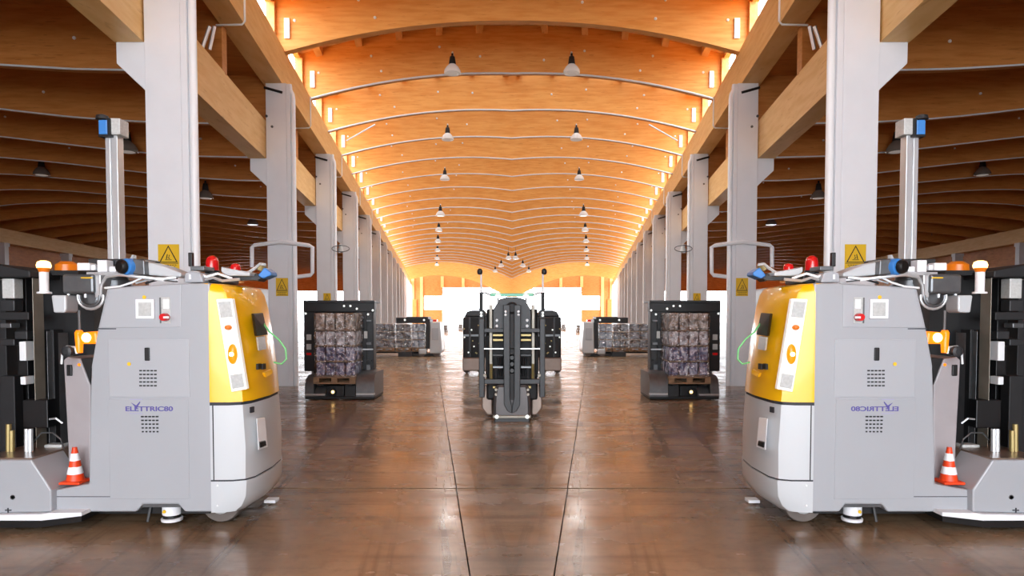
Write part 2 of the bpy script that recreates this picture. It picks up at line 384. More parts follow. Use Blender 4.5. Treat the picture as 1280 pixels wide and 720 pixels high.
for sd in (1, -1):
    # purlins lying on the arches
    for j in range(13):
        l = -2.95 + 1.08*j; ya = max(Y_ROOF0, (l + .12)/K); yb = Y_SIDE_END
        if yb - ya < 4: continue
        def q(y): return [(sd*LX(l - .085, y), y, zmain(l - .085) + AH), (sd*LX(l + .085, y), y, zmain(l + .085) + AH), (sd*LX(l + .085, y), y, zmain(l + .085) + AH + .2), (sd*LX(l - .085, y), y, zmain(l - .085) + AH + .2)]
        MB().hexa(q(ya), q(yb)).build('purlin', 'deck_wood', ceil)
    girder(GI0, GI1, GIB, GIT - .16 + .06, Y_ROOF0, Y_END, sd, ceil)
    girder(GO0, GO1, GOB, GOT, Y_ROOF0, Y_SIDE_END, sd, side_ceil[sd])
    girder(-23.1, -23.5, 5.5, HC + 4.66, Y_ROOF0, Y_SIDE_END, sd, side_ceil[sd])
    # cable droppers crossing the inner girder in every bay
    for n in range(6):
        y = 11.9 + 6.5*n
        pts = [(sd*LX(GI0 + .02, y), y, GIT - .12), (sd*LX(GI0 + .02, y), y, GIB + .03), (sd*LX(GI0 - .03, y), y, GIB - .03), (sd*LX(GI1 - .05, y), y, GIB - .04)]
        MB().tube(pts, .018, 6).build('cable_dropper', 'white_pipe', ceil)
    # side hall arches
    ls = [-3.62 - .65*i for i in range(33)]
    for y in ARCH_Y:
        if y > Y_SIDE_END - .3: continue
        bot = [(sd*LX(l, y), zside(l)) for l in ls]; mb = MB(); nb = len(bot); y1 = y + .2
        v = [(x, y, z) for x, z in bot] + [(x, y, z + AH) for x, z in bot] + [(x, y1, z) for x, z in bot] + [(x, y1, z + AH) for x, z in bot]
        f = []
        for i in range(nb - 1):
            f += [(i, i + 1, nb + i + 1, nb + i), (2*nb + i, 3*nb + i, 3*nb + i + 1, 2*nb + i + 1), (i, 2*nb + i, 2*nb + i + 1, i + 1), (nb + i, nb + i + 1, 3*nb + i + 1, 3*nb + i)]
        f += [(0, nb, 3*nb, 2*nb), (nb - 1, 3*nb - 1, 4*nb - 1, 2*nb - 1)]
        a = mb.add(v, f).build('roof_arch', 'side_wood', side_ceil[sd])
        if 11 < y < 34:
            MB().tube([(x, y - .02, z - .01) for x, z in bot[:28]], .018, 6).build('conduit', 'steel_white', a)
            for lb in (-6.2, -8.6, -11.5):
                MB().lathe((sd*LX(lb, y), y, zside(lb) + .35 + .2*rnd.random()), (0, -1, 0), [(0, .03), (.02, .03)], 8).build('bolt', 'white_pipe', a)

    # loose conduit by the third visible arch and two steel braces between the girders
    yc = Y_ARCH0 + 2*DA - .03
    m2 = lambda p: (sd*p.x, p.y, p.z)
    MB().tube([m2(at(433, 176, yc)), m2(at(440, 172, yc)), m2(at(469, 155.5, yc))], .022, 6).build('conduit', 'white_pipe', ceil)
    for xa, xb in ((262, 268), (252, 262)):
        MB().tube([m2(at(xa, 62, 11.3)), m2(at(xb, 33, 11.3))], .03, 6).build('brace', 'aluminium', side_ceil[sd])

# clerestory windows above the inner girders, one to a bay
wn = 0
for sd in (1, -1):
    for k, (ya, yb) in enumerate(zip(ARCH_Y, ARCH_Y[1:])):
        wn += 1; ya2, yb2 = ya + .22, yb - .02; lw = -3.50; zt = zmain(lw) + AH + .17
        def bar(mb, y0, y1, z0, z1, la=-3.46, lb=-3.56):
            mb.hexa([(sd*LX(la, y0), y0, z0), (sd*LX(lb, y0), y0, z0), (sd*LX(lb, y0), y0, z1), (sd*LX(la, y0), y0, z1)], [(sd*LX(la, y1), y1, z0), (sd*LX(lb, y1), y1, z0), (sd*LX(lb, y1), y1, z1), (sd*LX(la, y1), y1, z1)])
        mb = MB(); bar(mb, ya2, yb2, GIT - .10, GIT - .02); bar(mb, ya2, yb2, zt - .1, zt)
        bar(mb, ya2, ya2 + .1, GIT - .02, zt - .1, -3.40, -3.58); bar(mb, yb2 - .1, yb2, GIT - .02, zt - .1, -3.40, -3.58); bar(mb, (ya + yb)/2 - .03, (ya + yb)/2 + .03, GIT - .02, zt - .1)
        w = tag(mb.build('window_%d' % wn, 'deck_wood'), kind='structure')
        mb = MB(); bar(mb, ya2 + .1, yb2 - .1, GIT - .02, zt - .1, -3.505, -3.513); mb.build('pane', 'window_glass', w)

for sd in (1, -1):
    for lo, hi, m in ((Y_RL, Y_GL, 'added_roof_sheet'), (Y_GL, Y_END, 'added_end_sheet')):   # unseen translucent sheets added over the purlins for light
        wn += 1; mb = MB(); n = 16; v = []; f = []; ys = [y for y in ARCH_Y if lo <= y <= hi] + ([Y_END] if hi == Y_END else [])
        for y in ys:
            for i in range(n + 1):
                l = -3.2 + (K*y + 3.2)*i/n; v.append((sd*LX(l, y), y, zmain(l) + AH + .26))
        for r in range(len(ys) - 1):
            for i in range(n):
                q = r*(n + 1) + i; f.append((q, q + 1, q + n + 2, q + n + 1))
        tag(mb.add(v, f).build('window_%d' % wn, m), kind='structure')  # numbered with the windows, but an added sheet that only lets light in
# walls
for sd, nm in ((1, 'left'), (-1, 'right')):
    def q(y, z0, z1, la=-24.4, lb=-24.7): return [(sd*LX(la, y), y, z0), (sd*LX(lb, y), y, z0), (sd*LX(lb, y), y, z1), (sd*LX(la, y), y, z1)]
    tag(MB().hexa(q(Y_ROOF0, 0, 7.6), q(Y_SIDE_END, 0, 7.6)).build('wall_' + nm, 'wall_wood'), kind='structure')
    x0, x1 = sorted((sd*-6.6, sd*LX(-24.7, Y_ROOF0)))
    tag(MB().box(x0, x1, Y_ROOF0 - .3, Y_ROOF0 - .05, 0, 8.4).build('wall_front_' + nm, 'wall_wood'), kind='structure')
    # far end of the side hall: boarded above, wide open below
    x0, x1 = sorted((sd*LX(-3.9, Y_SIDE_END), sd*LX(-24.7, Y_SIDE_END)))
    we = tag(MB().box(x0, x1, Y_SIDE_END + .1, Y_SIDE_END + .4, 4.5, 8.4).build('wall_end_' + nm, 'wall_wood'), kind='structure')
    # end wall of the vault: gable, high window, tall door
    YE = Y_END
    def P(px, py): p = at(px, py, YE); return p.x, p.z
    xl = LX(-4.0, YE); xd = P(553, 359)[0]; zd = P(553, 359)[1]; xw0, zw1 = P(530, 370); _, zw0 = P(530, 387)
    mb = MB()
    def bb(a, b, z0, z1): mb.box(min(sd*a, sd*b), max(sd*a, sd*b), YE, YE + .3, z0, z1)
    bb(xl, xw0, 0, 9.4); bb(xw0, xd, 0, zw0); bb(xw0, xd, zw1, 9.4); bb(xd, 0, zd, 9.4)
    wv = tag(mb.build('wall_back_' + nm, 'wall_wood'), kind='structure')
    for px in (516, 527, 553, 579):
        x = P(px, 360)[0]; MB().box(sd*x - .25, sd*x + .25, YE - .25, YE - .01, (0 if px < 550 else zd), 8.2).build('post', 'girder_wood', wv)
    x = P(518.5, 380)[0]; MB().box(sd*x - .35, sd*x + .35, YE - .3, YE - .02, 0, 4.2).build('inner_door', 'side_wood', wv)
    tag(MB().box(*sorted((sd*xw0, sd*xd)), YE + .1, YE + .14, zw0, zw1).build('window_%d' % (wn + (1 if sd > 0 else 2)), 'window_glass'), kind='structure')
    dr = MB()
    for i in range(4):
        dr.box(*sorted((sd*xd, sd*.02)), YE + .32, YE + .4, zd - .1 - .32*i, zd + .16 - .32*i)
    tag(dr.build('door_%d' % (1 if sd > 0 else 2), 'white_pipe'), kind='structure')

portal('front_opening', (0, Y_ROOF0 - .2, 4.0), Vector((0, 1, 0)), Vector((1, 0, 0)), 13, 8.0)
for sd in (1, -1):
    ym = (Y_ROOF0 + Y_END)/2; d = Vector((-sd*K, 1, 0)).normalized()
    portal('clerestory_opening', (sd*LX(-3.6, ym), ym, 8.25), Vector((sd, 0, 0)) - d*(sd*d.x), d, Y_END - Y_ROOF0, 1.5)
for sd in (1, -1):
    ym = (Y_RL + Y_END)/2; d = Vector((-sd*K, 1, 0)).normalized()
    portal('added_sheet_portal', (sd*LX(.9, ym), ym, 9.3), Vector((0, 0, -1)), d, Y_END - Y_RL, 8.0)  # sampling portal for the added roof sheets
portal('end_door', (0, Y_END + .6, 3.0), Vector((0, -1, 0)), Vector((1, 0, 0)), 26, 6.0)

# ------------------------------------------------------------------ columns
ordn = ['nearest', 'second', 'third', 'fourth', 'fifth', 'sixth', 'seventh', 'eighth', 'ninth', 'tenth', 'eleventh', 'twelfth', 'thirteenth', 'fourteenth', 'fifteenth', 'sixteenth', 'seventeenth']
COLY = [8.6] + [14.95 + 6.5*i for i in range(16)]
def make_column(i, y):
    xl, xr = LX(-3.587, y), LX(-3.587, y) + .455
    c = empty('column', ((xl + xr)/2, y + .15, 0))
    MB().box(xl, xr, y, y + .24, 0, GIB).build('post', 'white_paint', c, bevel=.008)
    MB().box(xr + .006, xr + .085, y - .01, y + .17, 0, GIB - .02).build('flange', 'white_paint', c, bevel=.005)
    px = xr + .135
    MB().tube([(px, y + .05, 0), (px, y + .05, GIB - .34), (px - .012, y + .05, GIB - .24), (px - .06, y + .04, GIB - .14), (px - .07, y + .04, GIB - .02)], .05, 12).build('downpipe', 'white_pipe', c, smooth=True)
    if y < Y_SIDE_END:
        bxl = xl - .37
        MB().prism([(xl - .002, y + .03, GOB - .003), (bxl, y + .03, GOB - .003), (bxl, y + .03, GOB - .27), (xl - .002, y + .03, GOB - .62)], (0, .17, 0)).build('bracket', 'white_paint', c, bevel=.006)
    if i < 8:
        MB().tube([(xl - .02, y - .015, GIB - .1), (xr - .08, y - .015, GIB - .21)], .028, 8).build('strap', 'black', c)
        for dx, dz in ((.14, .95), (.02, .72)):
            MB().lathe((xl + dx, y, GIB - dz), (0, -1, 0), [(0, .028), (.02, .028)], 10).build('bolt', 'mid_steel', c)
    MB().box(xl - .03, xr + .1, y - .03, y + .27, 0, .02).build('base_plate', 'steel_white', c)
    return c
for i, y in enumerate(COLY):
    c = make_column(i, y)
    if i == 1:   # tubular frame strapped round the second column
        p = [at(315, 334, y - .1), at(315, 309, y - .1), at(318, 306.5, y - .1), at(352, 302, y - .1), at(386, 307, y - .1), at(390.5, 309, y - .1), at(390.5, 341, y - .1), at(388, 344, y - .1), at(372, 346, y - .1)]
        MB().tube(p, .045, 8).build('pipe_frame', 'white_pipe', c, smooth=True)
    if i == 2:
        p = at(425, 312, y - .05)
        MB().lathe(p + Vector((0, .1, -.09)), (0, 0, 1), [(0, .05), (.02, .085), (.12, .085), (.16, .06), (.26, .06), (.28, .02)], 12).build('lamp_unit', 'lens_grey', c, smooth=True)
        MB().tube([p + Vector((.02 + .28*math.cos(a), 0, .03 + .1*math.sin(a))) for a in [k*math.pi/10 for k in range(-1, 21)]], .012, 6).build('cable', 'mid_steel', c)
    tag(c, '%s white steel column in the %s row beside the central aisle' % (ordn[i], 'left'), 'column', 'white columns along the central aisle')
    mirror_thing(c, '%s white steel column in the %s row beside the central aisle' % (ordn[i], 'right'))
for i in range(5):
    y = 30.3 + 6.5*i; x = LX(-23.3, y)
    c = empty('column', (x, y, 0))
    MB().box(x - .25, x + .25, y - .15, y + .15, 0, 5.5).build('post', 'white_paint', c)
    MB().box(x - .28, x + .28, y - .2, y + .2, 5.3, 5.497).build('head', 'white_paint', c)
    tag(c, '%s pale column of the far row along the left outer wall' % ordn[i], 'column', 'pale columns of the far outer rows')
    mirror_thing(c, '%s pale column of the far row along the right outer wall' % ordn[i])

# ------------------------------------------------------------------ warning signs
def make_sign(px0, py0, px1, py1, y, label, label_r):
    a = at(px0, py1, y); b = at(px1, py0, y); w = b.x - a.x; h = b.z - a.z
    s = empty('warning_sign', ((a.x + b.x)/2, y, a.z))
    MB().box(a.x, b.x, y - .012, y - .002, a.z, b.z).build('plate', 'sign_yellow', s)
    cx = (a.x + b.x)/2; zb = a.z + h*.31; zt = b.z - h*.04; hw = w*.44; yy = y - .0125
    def tri(f): return [(cx, yy, zt - (1 - f)*h*.42 + 0), (cx - hw*f, yy, zb + (1 - f)*h*.16), (cx + hw*f, yy, zb + (1 - f)*h*.16)]
    o, n = tri(1), tri(.84); mb = MB()
    for i in range(3):
        j = (i + 1) % 3; mb.prism([o[i], o[j], n[j], n[i]], (0, -.003, 0))
    mb.build('triangle', 'sign_black', s)
    mb = MB(); u = h*.05; z0 = zb + h*.1                      # pictogram: hand under a press
    mb.box(cx - 2.6*u, cx + 2.4*u, yy - .003, yy, z0 - .35*u, z0 + .1*u)
    mb.prism([(cx - 2*u, yy, z0 + .4*u), (cx - 1.3*u, yy, z0 + .4*u), (cx - .5*u, yy, z0 + 4.2*u), (cx - 1.1*u, yy, z0 + 4.2*u)], (0, -.003, 0))
    mb.prism([(cx - .4*u, yy, z0 + 1.2*u), (cx + 1.0*u, yy, z0 + .5*u), (cx + 1.2*u, yy, z0 + 1.1*u), (cx - .3*u, yy, z0 + 2.*u)], (0, -.003, 0))
    mb.prism([(cx + .2*u, yy, z0 + 2.2*u), (cx + .7*u, yy, z0 + 2.2*u), (cx + .9*u, yy, z0 + 3.6*u), (cx + .4*u, yy, z0 + 3.8*u)], (0, -.003, 0))
    mb.build('pictogram', 'sign_black', s)
    mb = MB()
    mb.box(a.x + w*.03, b.x - w*.03, yy - .002, yy, a.z + h*.26, a.z + h*.285)
    for r, (x0, x1) in enumerate(((.1, .9), (.16, .84), (.1, .9))):
        n = 7
        for i in range(n):
            q0 = x0 + (x1 - x0)*i/n; mb.box(a.x + w*q0, a.x + w*(q0 + (x1 - x0)/n*.72), yy - .002, yy, a.z + h*(.19 - .07*r), a.z + h*(.215 - .07*r))
    mb.build('lettering', 'sign_black', s)
    tag(s, label, 'sign', 'yellow warning signs on the columns'); mirror_thing(s, label_r)
make_sign(198.5, 305.5, 224, 338, 8.6, 'large yellow triangle warning sign on the nearest left column', 'large yellow triangle warning sign on the nearest right column')
make_sign(345.3, 347.5, 360, 370, 14.95, 'yellow warning sign on the second left column', 'yellow warning sign on the second right column')
make_sign(404.5, 366.5, 413.5, 382, 21.45, 'small yellow warning sign on the third left column above wrapped pallet', 'small yellow warning sign on the third right column above wrapped pallet')

# ------------------------------------------------------------------ pendant lamps
def make_lamp(p, r, zc, label, label_r, group, lit=True, bracket=False):
    t = empty('pendant_lamp', (p.x, p.y, p.z)); x, y, z = p
    MB().lathe((x, y, z), (0, 0, 1), [(.0, r*.93), (.02, r), (r*.35, r*.96), (r*.75, r*.72), (r*1.05, r*.42)], 20).build('shade', 'lamp_glass' if lit else 'dim_glass', t, smooth=True)
    MB().lathe((x, y, z + r*1.05), (0, 0, 1), [(0, r*.4), (r*.1, r*.42), (r*.9, r*.3), (r*1.0, r*.14), (r*1.3, r*.12)], 16).build('housing', 'black_soft', t, smooth=True)
    MB().lathe((x, y, z - .01), (0, 0, 1), [(0, r*.6), (.02, r*.86)], 20).build('lens', 'white_lamp' if lit and p.y > 36 else 'lamp_glass', t)
    if bracket: MB().tube([(x, y, z + r*2.3), (x, y, z + r*2.5), (x, y + .05, z + r*2.6), (x, y + .299, z + r*2.6)], .022, 8).build('wall_bracket', 'steel_white', t)
    else: MB().tube([(x, y, z + r*2.3), (x, y, zc)], .014, 6).build('cord', 'mid_steel', t)
    if lit and bracket:
        ld = bpy.data.lights.new('lamp_light', 'SPOT'); ld.energy = 300; ld.spot_size = math.radians(165); ld.spot_blend = .5; ld.shadow_soft_size = .3; ld.color = (1, .97, .93)
        lo = bpy.data.objects.new('lamp_light', ld); COL.objects.link(lo); lo.parent = t; lo.location = (0, 0, -.05)
    tag(t, label, 'lamp', group); mirror_thing(t, label_r)
MAIN = [(565.5, 92, 17.6), (559.5, 175, 24.1), (556, 225, 30.6), (550.5, 270, None), (548.5, 289, None), (547.5, 303, None), (547, 314, None), (546.5, 324, None), (546, 332, None), (635.5, 324, 60), (626.5, 333, 68), (619, 340, 76)]
for i, (px, py, y) in enumerate(MAIN):
    if y is None: y = F*6.25/(HOR - py)
    if i < 9: y = Y_ARCH0 + DA*round((y - Y_ARCH0)/DA) - .30
    p = at(px, py, y); l = p.x + K*y
    row = 'long central' if i < 9 else 'short valley'
    nm = ordn[i] if i < 9 else ordn[i - 9]
    make_lamp(p, .225 if i < 3 else .28, zmain(l) + AH + .2, '%s dome lamp of the %s row under the left half of the vault' % (nm, row), '%s dome lamp of the %s row under the right half of the vault' % (nm, row), 'dome lamps under the vault', bracket=i < 9)
SIDEL = [(159, 190, 18.0), (52, 219, 24.4), (257, 248, 24.6), (316, 281, 34), (154, 254, 34), (115, 281, 44), (172, 298, 50), (280, 306, 56)]
for i, (px, py, y) in enumerate(SIDEL):
    p = at(px, py, y); l = p.x + K*y
    make_lamp(p, .27, zside(l) + .3, '%s unlit dome lamp hanging in the dark left side hall' % ordn[i], '%s unlit dome lamp hanging in the dark right side hall' % ordn[i], 'dome lamps in the side halls', False)

# ================================================================== the big yellow and grey guided vehicle
Y0 = 4.95; YB = 6.15
def big_vehicle():
    root = empty('automated_guided_vehicle', (at(180, 640, Y0).x, 5.5, 0))
    pr = lambda m, *a: m.pbox(*a)
    body = MB().ppoly([(133.6, 361), (160, 358), (225, 354.5), (262, 353.5), (264, 500), (266, 640), (231, 640), (223, 630.5), (178, 630.5), (170, 640), (64, 640), (64, 613.5), (111, 605), (112.5, 500), (114, 457), (122, 411)], Y0, YB).build('body', 'agv_grey', root, bevel=.012)
    # panels standing proud of the side
    MB().ppoly([(137, 361.5), (226, 355.8), (226, 409), (124.5, 409.8)], Y0 - .006, Y0 + .01).build('hood_panel', 'agv_panel', root, bevel=.004)
    ud = MB().pbox(135, 424, 237, 496.5, Y0 - .006, Y0 + .01).build('upper_door', 'agv_panel', root, bevel=.004)
    MB().pbox(135, 499, 237, 624, Y0 - .004, Y0 + .01).build('lower_panel', 'agv_grey', root, bevel=.003)
    MB().pbox(68, 620.5, 138, 621.3, Y0 - .002, Y0 + .01).build('sill_seam', 'seam', root)
    MB().ppoly([(121.5, 410.2), (145, 410.4), (145, 411.6), (121.3, 411.6)], Y0 - .003, Y0 + .01).build('hood_seam', 'seam', root)
    MB().pbox(180, 434.5, 187, 451, Y0 - .014, Y0 - .002).build('door_handle', 'black', ud, bevel=.006)
    for (x0, y0) in ((174, 462.5), (176, 520)):
        mb = MB()
        for r in range(5):
            for c in range(5):
                mb.pbox(x0 + c*4.6 + .3*r*(1 if y0 > 500 else 0), y0 + r*4.7, x0 + c*4.6 + 3.3, y0 + r*4.7 + 1.7, Y0 - .009, Y0)
        mb.build('vent_slots', 'black', ud if y0 < 500 else root)
    MB().lathe(at(161.5, 455, Y0 - .006), (0, -1, 0), [(0, .014), (.004, .014)], 12).build('yellow_sticker', 'sign_yellow', ud)
    fr = MB().pbox(168.8, 374, 192.5, 398.5, Y0 - .02, Y0 - .004).build('socket_frame', 'white_paint', root, bevel=.004)
    MB().pbox(172.5, 378, 189, 395, Y0 - .024, Y0 - .018).build('socket_cover', 'lens_grey', fr, bevel=.003)
    MB().lathe(at(180.5, 371.5, Y0 - .006), (0, -1, 0), [(0, .014), (.004, .014)], 12).build('yellow_sticker', 'sign_yellow', root)
    sw = MB().pbox(198.5, 371.5, 213, 404.5, Y0 - .012, Y0 - .004).build('switch_panel', 'lens_grey', root, bevel=.003)
    MB().pbox(199, 372, 201.5, 404, Y0 - .016, Y0 - .01).build('switch_edge', 'mid_steel', sw)
    MB().pbox(203.5, 374, 211, 386, Y0 - .02, Y0 - .01).build('switch_tag', 'white_paint', sw, bevel=.002)
    c = at(207.5, 396.5, Y0 - .012)
    MB().lathe(c, (0, -1, 0), [(0, .03), (.03, .03), (.05, .026)], 16).build('stop_button', 'red', sw, smooth=True)
    MB().pbox(204, 395.5, 211, 398, Y0 - .066, Y0 - .062).build('button_label', 'white_pipe', sw)
    # lettering and emblem
    a = at(157, 514, Y0 - .006); b = at(216, 508, Y0 - .006)
    text_mesh('ELETTRIC80', 'lettering', 'logo_violet', root, (a.x, Y0 - .005, a.z), b.x - a.x, (b.z - a.z))
    mb = MB()
    for q in ((162, 499, 178, 499.8), (162, 516.6, 178, 517.4)): mb.pbox(*q, Y0 - .007, Y0)
    mb.build('emblem_frame', 'logo_pale', root)
    MB().ppoly([(164, 503.5), (170, 507), (174.5, 502), (175, 503), (171.5, 508.5), (170.8, 511), (169.6, 509.5)], Y0 - .008, Y0).build('emblem', 'logo_violet', root)
    # rounded nose
    def ring(pxnear, py, dx, z=None):
        zz = at(265, py, Y0).z if z is None else z
        xs = at(262, 500, Y0).x
        base = [(xs, Y0), (xs + .15, Y0 + .005), (xs + .23, Y0 + .04), (xs + .27, Y0 + .13), (xs + .285, Y0 + .45), (xs + .255, Y0 + .75), (xs + .15, Y0 + 1.03), (xs + .02, Y0 + 1.18), (xs - .03, YB)]
        out = []
        for i, (x, y) in enumerate(base):
            f = 0 if i in (0, 8) else 1
            out.append((x + f*dx, y, zz))
        return out + [(xs - .02, YB, zz)][:0]
    yr = [ring(0, 503, 0.0), ring(0, 470, -.015), ring(0, 420, -.05), ring(0, 385, -.085), ring(0, 366, -.115), ring(0, 357, -.15), ring(0, 354.2, -.2)]
    MB().loft(yr).build('nose_cover', 'yellow', root, smooth=True)
    MB().loft([ring(0, 600, .012), ring(0, 560, .015), ring(0, 507, -.002)]).build('front_door', 'agv_light', root, smooth=True)
    MB().loft([ring(0, 641, -.07), ring(0, 634, -.02), ring(0, 622, .012), ring(0, 602, .02)]).build('bumper', 'agv_light', root, smooth=True)
    MB().pbox(265.2, 507, 267.8, 600, Y0 - .003, Y0 + .02).build('door_gap', 'black', root)
    mb = MB().loft([ring(0, 602.2, .006), ring(0, 599.8, .006)]); mb.build('door_seam', 'seam', root)
    mb = MB().loft([ring(0, 507.2, -.012), ring(0, 502.8, -.012)]); mb.build('nose_seam', 'seam', root)
    for (x, y) in ((272, 607), (272, 632)):
        MB().lathe(at(x, y, Y0), (0, -1, 0), [(0, .008), (.006, .006)], 8).build('screw', 'white_pipe', root)
    # leaning light bar on the nose
    YL = Y0 - .035
    lb = MB().prism([at(270, 374, YL), at(290, 373, YL), at(308.5, 486.5, YL + .02), at(289, 490, YL + .02)], (0, .05, 0)).build('light_bar', 'light_bar', root, bevel=.006)
    def lq(u0, u1, v0, v1):
        A, B, C, D = at(270, 374, YL), at(290, 373, YL), at(308.5, 486.5, YL + .02), at(289, 490, YL + .02)
        f = lambda u, v: (A*(1 - u) + B*u)*(1 - v) + (D*(1 - u) + C*u)*v
        return [f(u0, v0), f(u1, v0), f(u1, v1), f(u0, v1)], f
    for v0, v1 in ((.03, .2), (.82, .97)):
        MB().prism([p + Vector((0, -.006, 0)) for p in lq(.12, .88, v0, v1)[0]], (0, .008, 0)).build('speaker_grille', 'lens_grey', lb, bevel=.002)
    f = lq(0, 1, 0, 1)[1]
    for vc, rx, rz, m, nm in ((.31, .026, .02, 'amber_dim', 'reflector'), (.60, .034, .075, 'amber', 'indicator_lamp')):
        c = f(.5, vc); rings = []
        for h, s in ((0, 1), (.014, .95), (.026, .6), (.03, .05)):
            rings.append([c + Vector((rx*s*math.cos(a*math.pi/9), -.003 - h, rz*s*math.sin(a*math.pi/9))) for a in range(18)])
        o = MB().loft(rings).build(nm, m, lb, smooth=True)
        if nm == 'indicator_lamp':
            MB().lathe(c + Vector((0, -.03, 0)), (0, -1, 0), [(0, .018), (.006, .012)], 12).build('bulb', 'amber_core', o)
    # control console on the front
    co = MB().prism([at(314, 392, 5.14), at(326, 391, 5.36), at(332, 418, 5.36), at(318, 420, 5.14)], (.03, -.03, 0)).build('console', 'black', root, bevel=.006)
    MB().prism([at(320, 421.5, 5.15), at(329, 420, 5.33), at(331, 436, 5.33), at(322, 438, 5.15)], (.02, -.02, 0)).build('keypad', 'lens_grey', co)
    MB().tube([at(337, 418, 5.8), at(338.5, 442, 5.8)], .018, 8).build('grab_handle', 'white_pipe', root)
    MB().prism([at(328, 466, 5.2), at(337, 461, 5.34), at(338, 466, 5.34), at(330, 471, 5.2)], (.03, -.03, 0)).build('yellow_latch', 'yellow', root)
    for dx in (0, 6): MB().pbox(320 + dx, 455, 323 + dx, 462, 5.15 + dx*.012, 5.21 + dx*.012).build('dark_slot', 'black_soft', root)
    MB().tube([at(320, 392, 5.4), at(330, 405, 5.3), at(337, 415, 5.25), at(348, 424, 5.2), at(357, 436, 5.2), at(358, 449, 5.2), at(352, 455, 5.2), at(343, 453, 5.25)], .007, 6).build('green_cable', 'green_cable', root, smooth=True)
    # data plate and small window on the lower front door
    pl = MB().prism([at(320, 523, 5.06), at(330, 521.5, 5.2), at(333.5, 558, 5.2), at(322.5, 562, 5.06)], (.015, -.02, 0)).build('data_plate', 'white_pipe', root, bevel=.002)
    MB().prism([at(324, 552, 5.05), at(331, 550, 5.16), at(332, 556, 5.16), at(324.5, 559, 5.05)], (.018, -.03, 0)).build('data_plate_badge', 'black', pl, bevel=.003)
    MB().prism([at(312, 509, 5.0), at(317, 508, 5.05), at(317, 515, 5.05), at(312, 516, 5.0)], (.01, -.01, 0)).build('door_lock', 'seam', root)
    # wheels and underside
    w = at(282, 628, 5.2); r = w.z + .0
    MB().lathe((w.x, 5.1, .155), (0, 1, 0), [(0, .09), (.01, .145), (.03, .155), (.17, .155), (.19, .145), (.2, .09)], 28).build('drive_wheel', 'rubber', root, smooth=True)
    MB().lathe((w.x, 5.095, .155), (0, 1, 0), [(0, .03), (.005, .085), (.03, .085)], 20).build('wheel_hub', 'aluminium', root)
    MB().pbox(64, 634, 262, 642, Y0 + .12, YB - .1).build('chassis', 'black', root)
    MB().pbox(178, 630, 230, 634, Y0 + .02, Y0 + .3).build('scanner_bracket', 'mid_steel', root)
    sx = at(215, 640, Y0 + .12); z0 = at(215, 651, Y0 + .12).z
    sc = MB().lathe((sx.x, Y0 + .12, z0), (0, 0, 1), [(0, .05), (.005, .075), (.025, .078), (.03, .06), (.05, .06), (.055, .068), (.13, .068)], 20).build('floor_scanner', 'white_paint', root, smooth=True)
    MB().lathe((sx.x, Y0 + .12, z0 + .026), (0, 0, 1), [(0, .064), (.03, .064)], 20).build('scanner_window', 'black', sc)
    MB().lathe((sx.x - .022, Y0 + .05, z0 + .09), (0, -1, 0), [(0, .014), (.01, .01)], 10).build('scanner_led', 'sign_yellow', sc)
    MB().tube([at(188, 634, Y0 + .1), at(184.5, 652, Y0 + .1)], .01, 6).build('earthing_chain', 'mid_steel', root)
    MB().pbox(330, 625.5, 344, 629, 5.6, 5.7).build('front_skid', 'white_pipe', root)
    # load end: wheel housing, base plate, side panel
    MB().ppoly([(-70, 643), (64, 640), (64, 613), (39, 575), (-30, 575), (-70, 600)], Y0 - .06, Y0 + .3).build('wheel_housing', 'agv_grey', root, bevel=.01)
    MB().ppoly([(-28, 572.5), (39.5, 572.5), (66, 612.5), (65, 615), (63.5, 613), (38.5, 575.2), (-28, 575.2)], Y0 - .04, Y0 + .85).build('housing_cover', 'brown_plate', root)  # top of the housing, its brown reflection painted as colour
    MB().ppoly([(-70, 651), (50, 651), (50, 643), (-70, 645)], Y0 - .1, Y0 + .4).build('skirt_strip', 'white_paint', root, bevel=.004)
    MB().ppoly([(50, 651), (102, 645), (102, 640.5), (60, 641.5), (50, 643.5)], Y0 - .098, Y0 + .35).build('skirt_strip', 'white_paint', root)
    MB().ppoly([(-70, 659.5), (50, 659.5), (102, 652), (102, 645.3), (50, 651.3), (-70, 651.3)], Y0 - .09, Y0 + .6).build('base_plate', 'black', root)
    wl = at(12, 650, Y0 + .15)
    MB().lathe((wl.x, Y0 + .1, .09), (0, 1, 0), [(0, .05), (.01, .09), (.12, .09), (.13, .05)], 20).build('load_wheel', 'rubber', root, smooth=True)
    MB().lathe(at(16, 621.5, Y0 - .06), (0, -1, 0), [(0, .018), (.003, .018), (.003, .012), (.0, .012)], 14).build('housing_mark', 'mid_steel', root)
    mb = MB().pbox(9, 635, 10.6, 641, Y0 - .064, Y0 - .05); mb.pbox(6, 637.2, 14, 638.6, Y0 - .064, Y0 - .05); mb.build('housing_mark', 'seam', root)
    sp = MB().ppoly([(79, 450), (84, 446), (100, 448), (113, 482), (113, 604), (86, 604), (85, 560)], Y0 + .22, Y0 + .9).build('side_panel', 'mauve_grey', root, bevel=.01)
    MB().pbox(82.5, 456, 89.5, 470, Y0 + .205, Y0 + .218).build('panel_handle', 'black', sp, bevel=.006)
    MB().ppoly([(101, 448), (118, 448), (113.5, 462), (113.4, 481)], Y0 + .16, Y0 + .3).build('dark_recess', 'black', root)
    # mast
    MB().pbox(-75, 352, 40, 596, 5.75, 5.85).build('mast_back', 'black', root)
    MB().pbox(40, 340, 122, 600, 5.6, 5.8).build('mast_box', 'black', root)
    MB().pbox(40, 338, 98, 344, 5.5, 5.9).build('mast_cap', 'black_soft', root)
    ms = 'mast_rail'
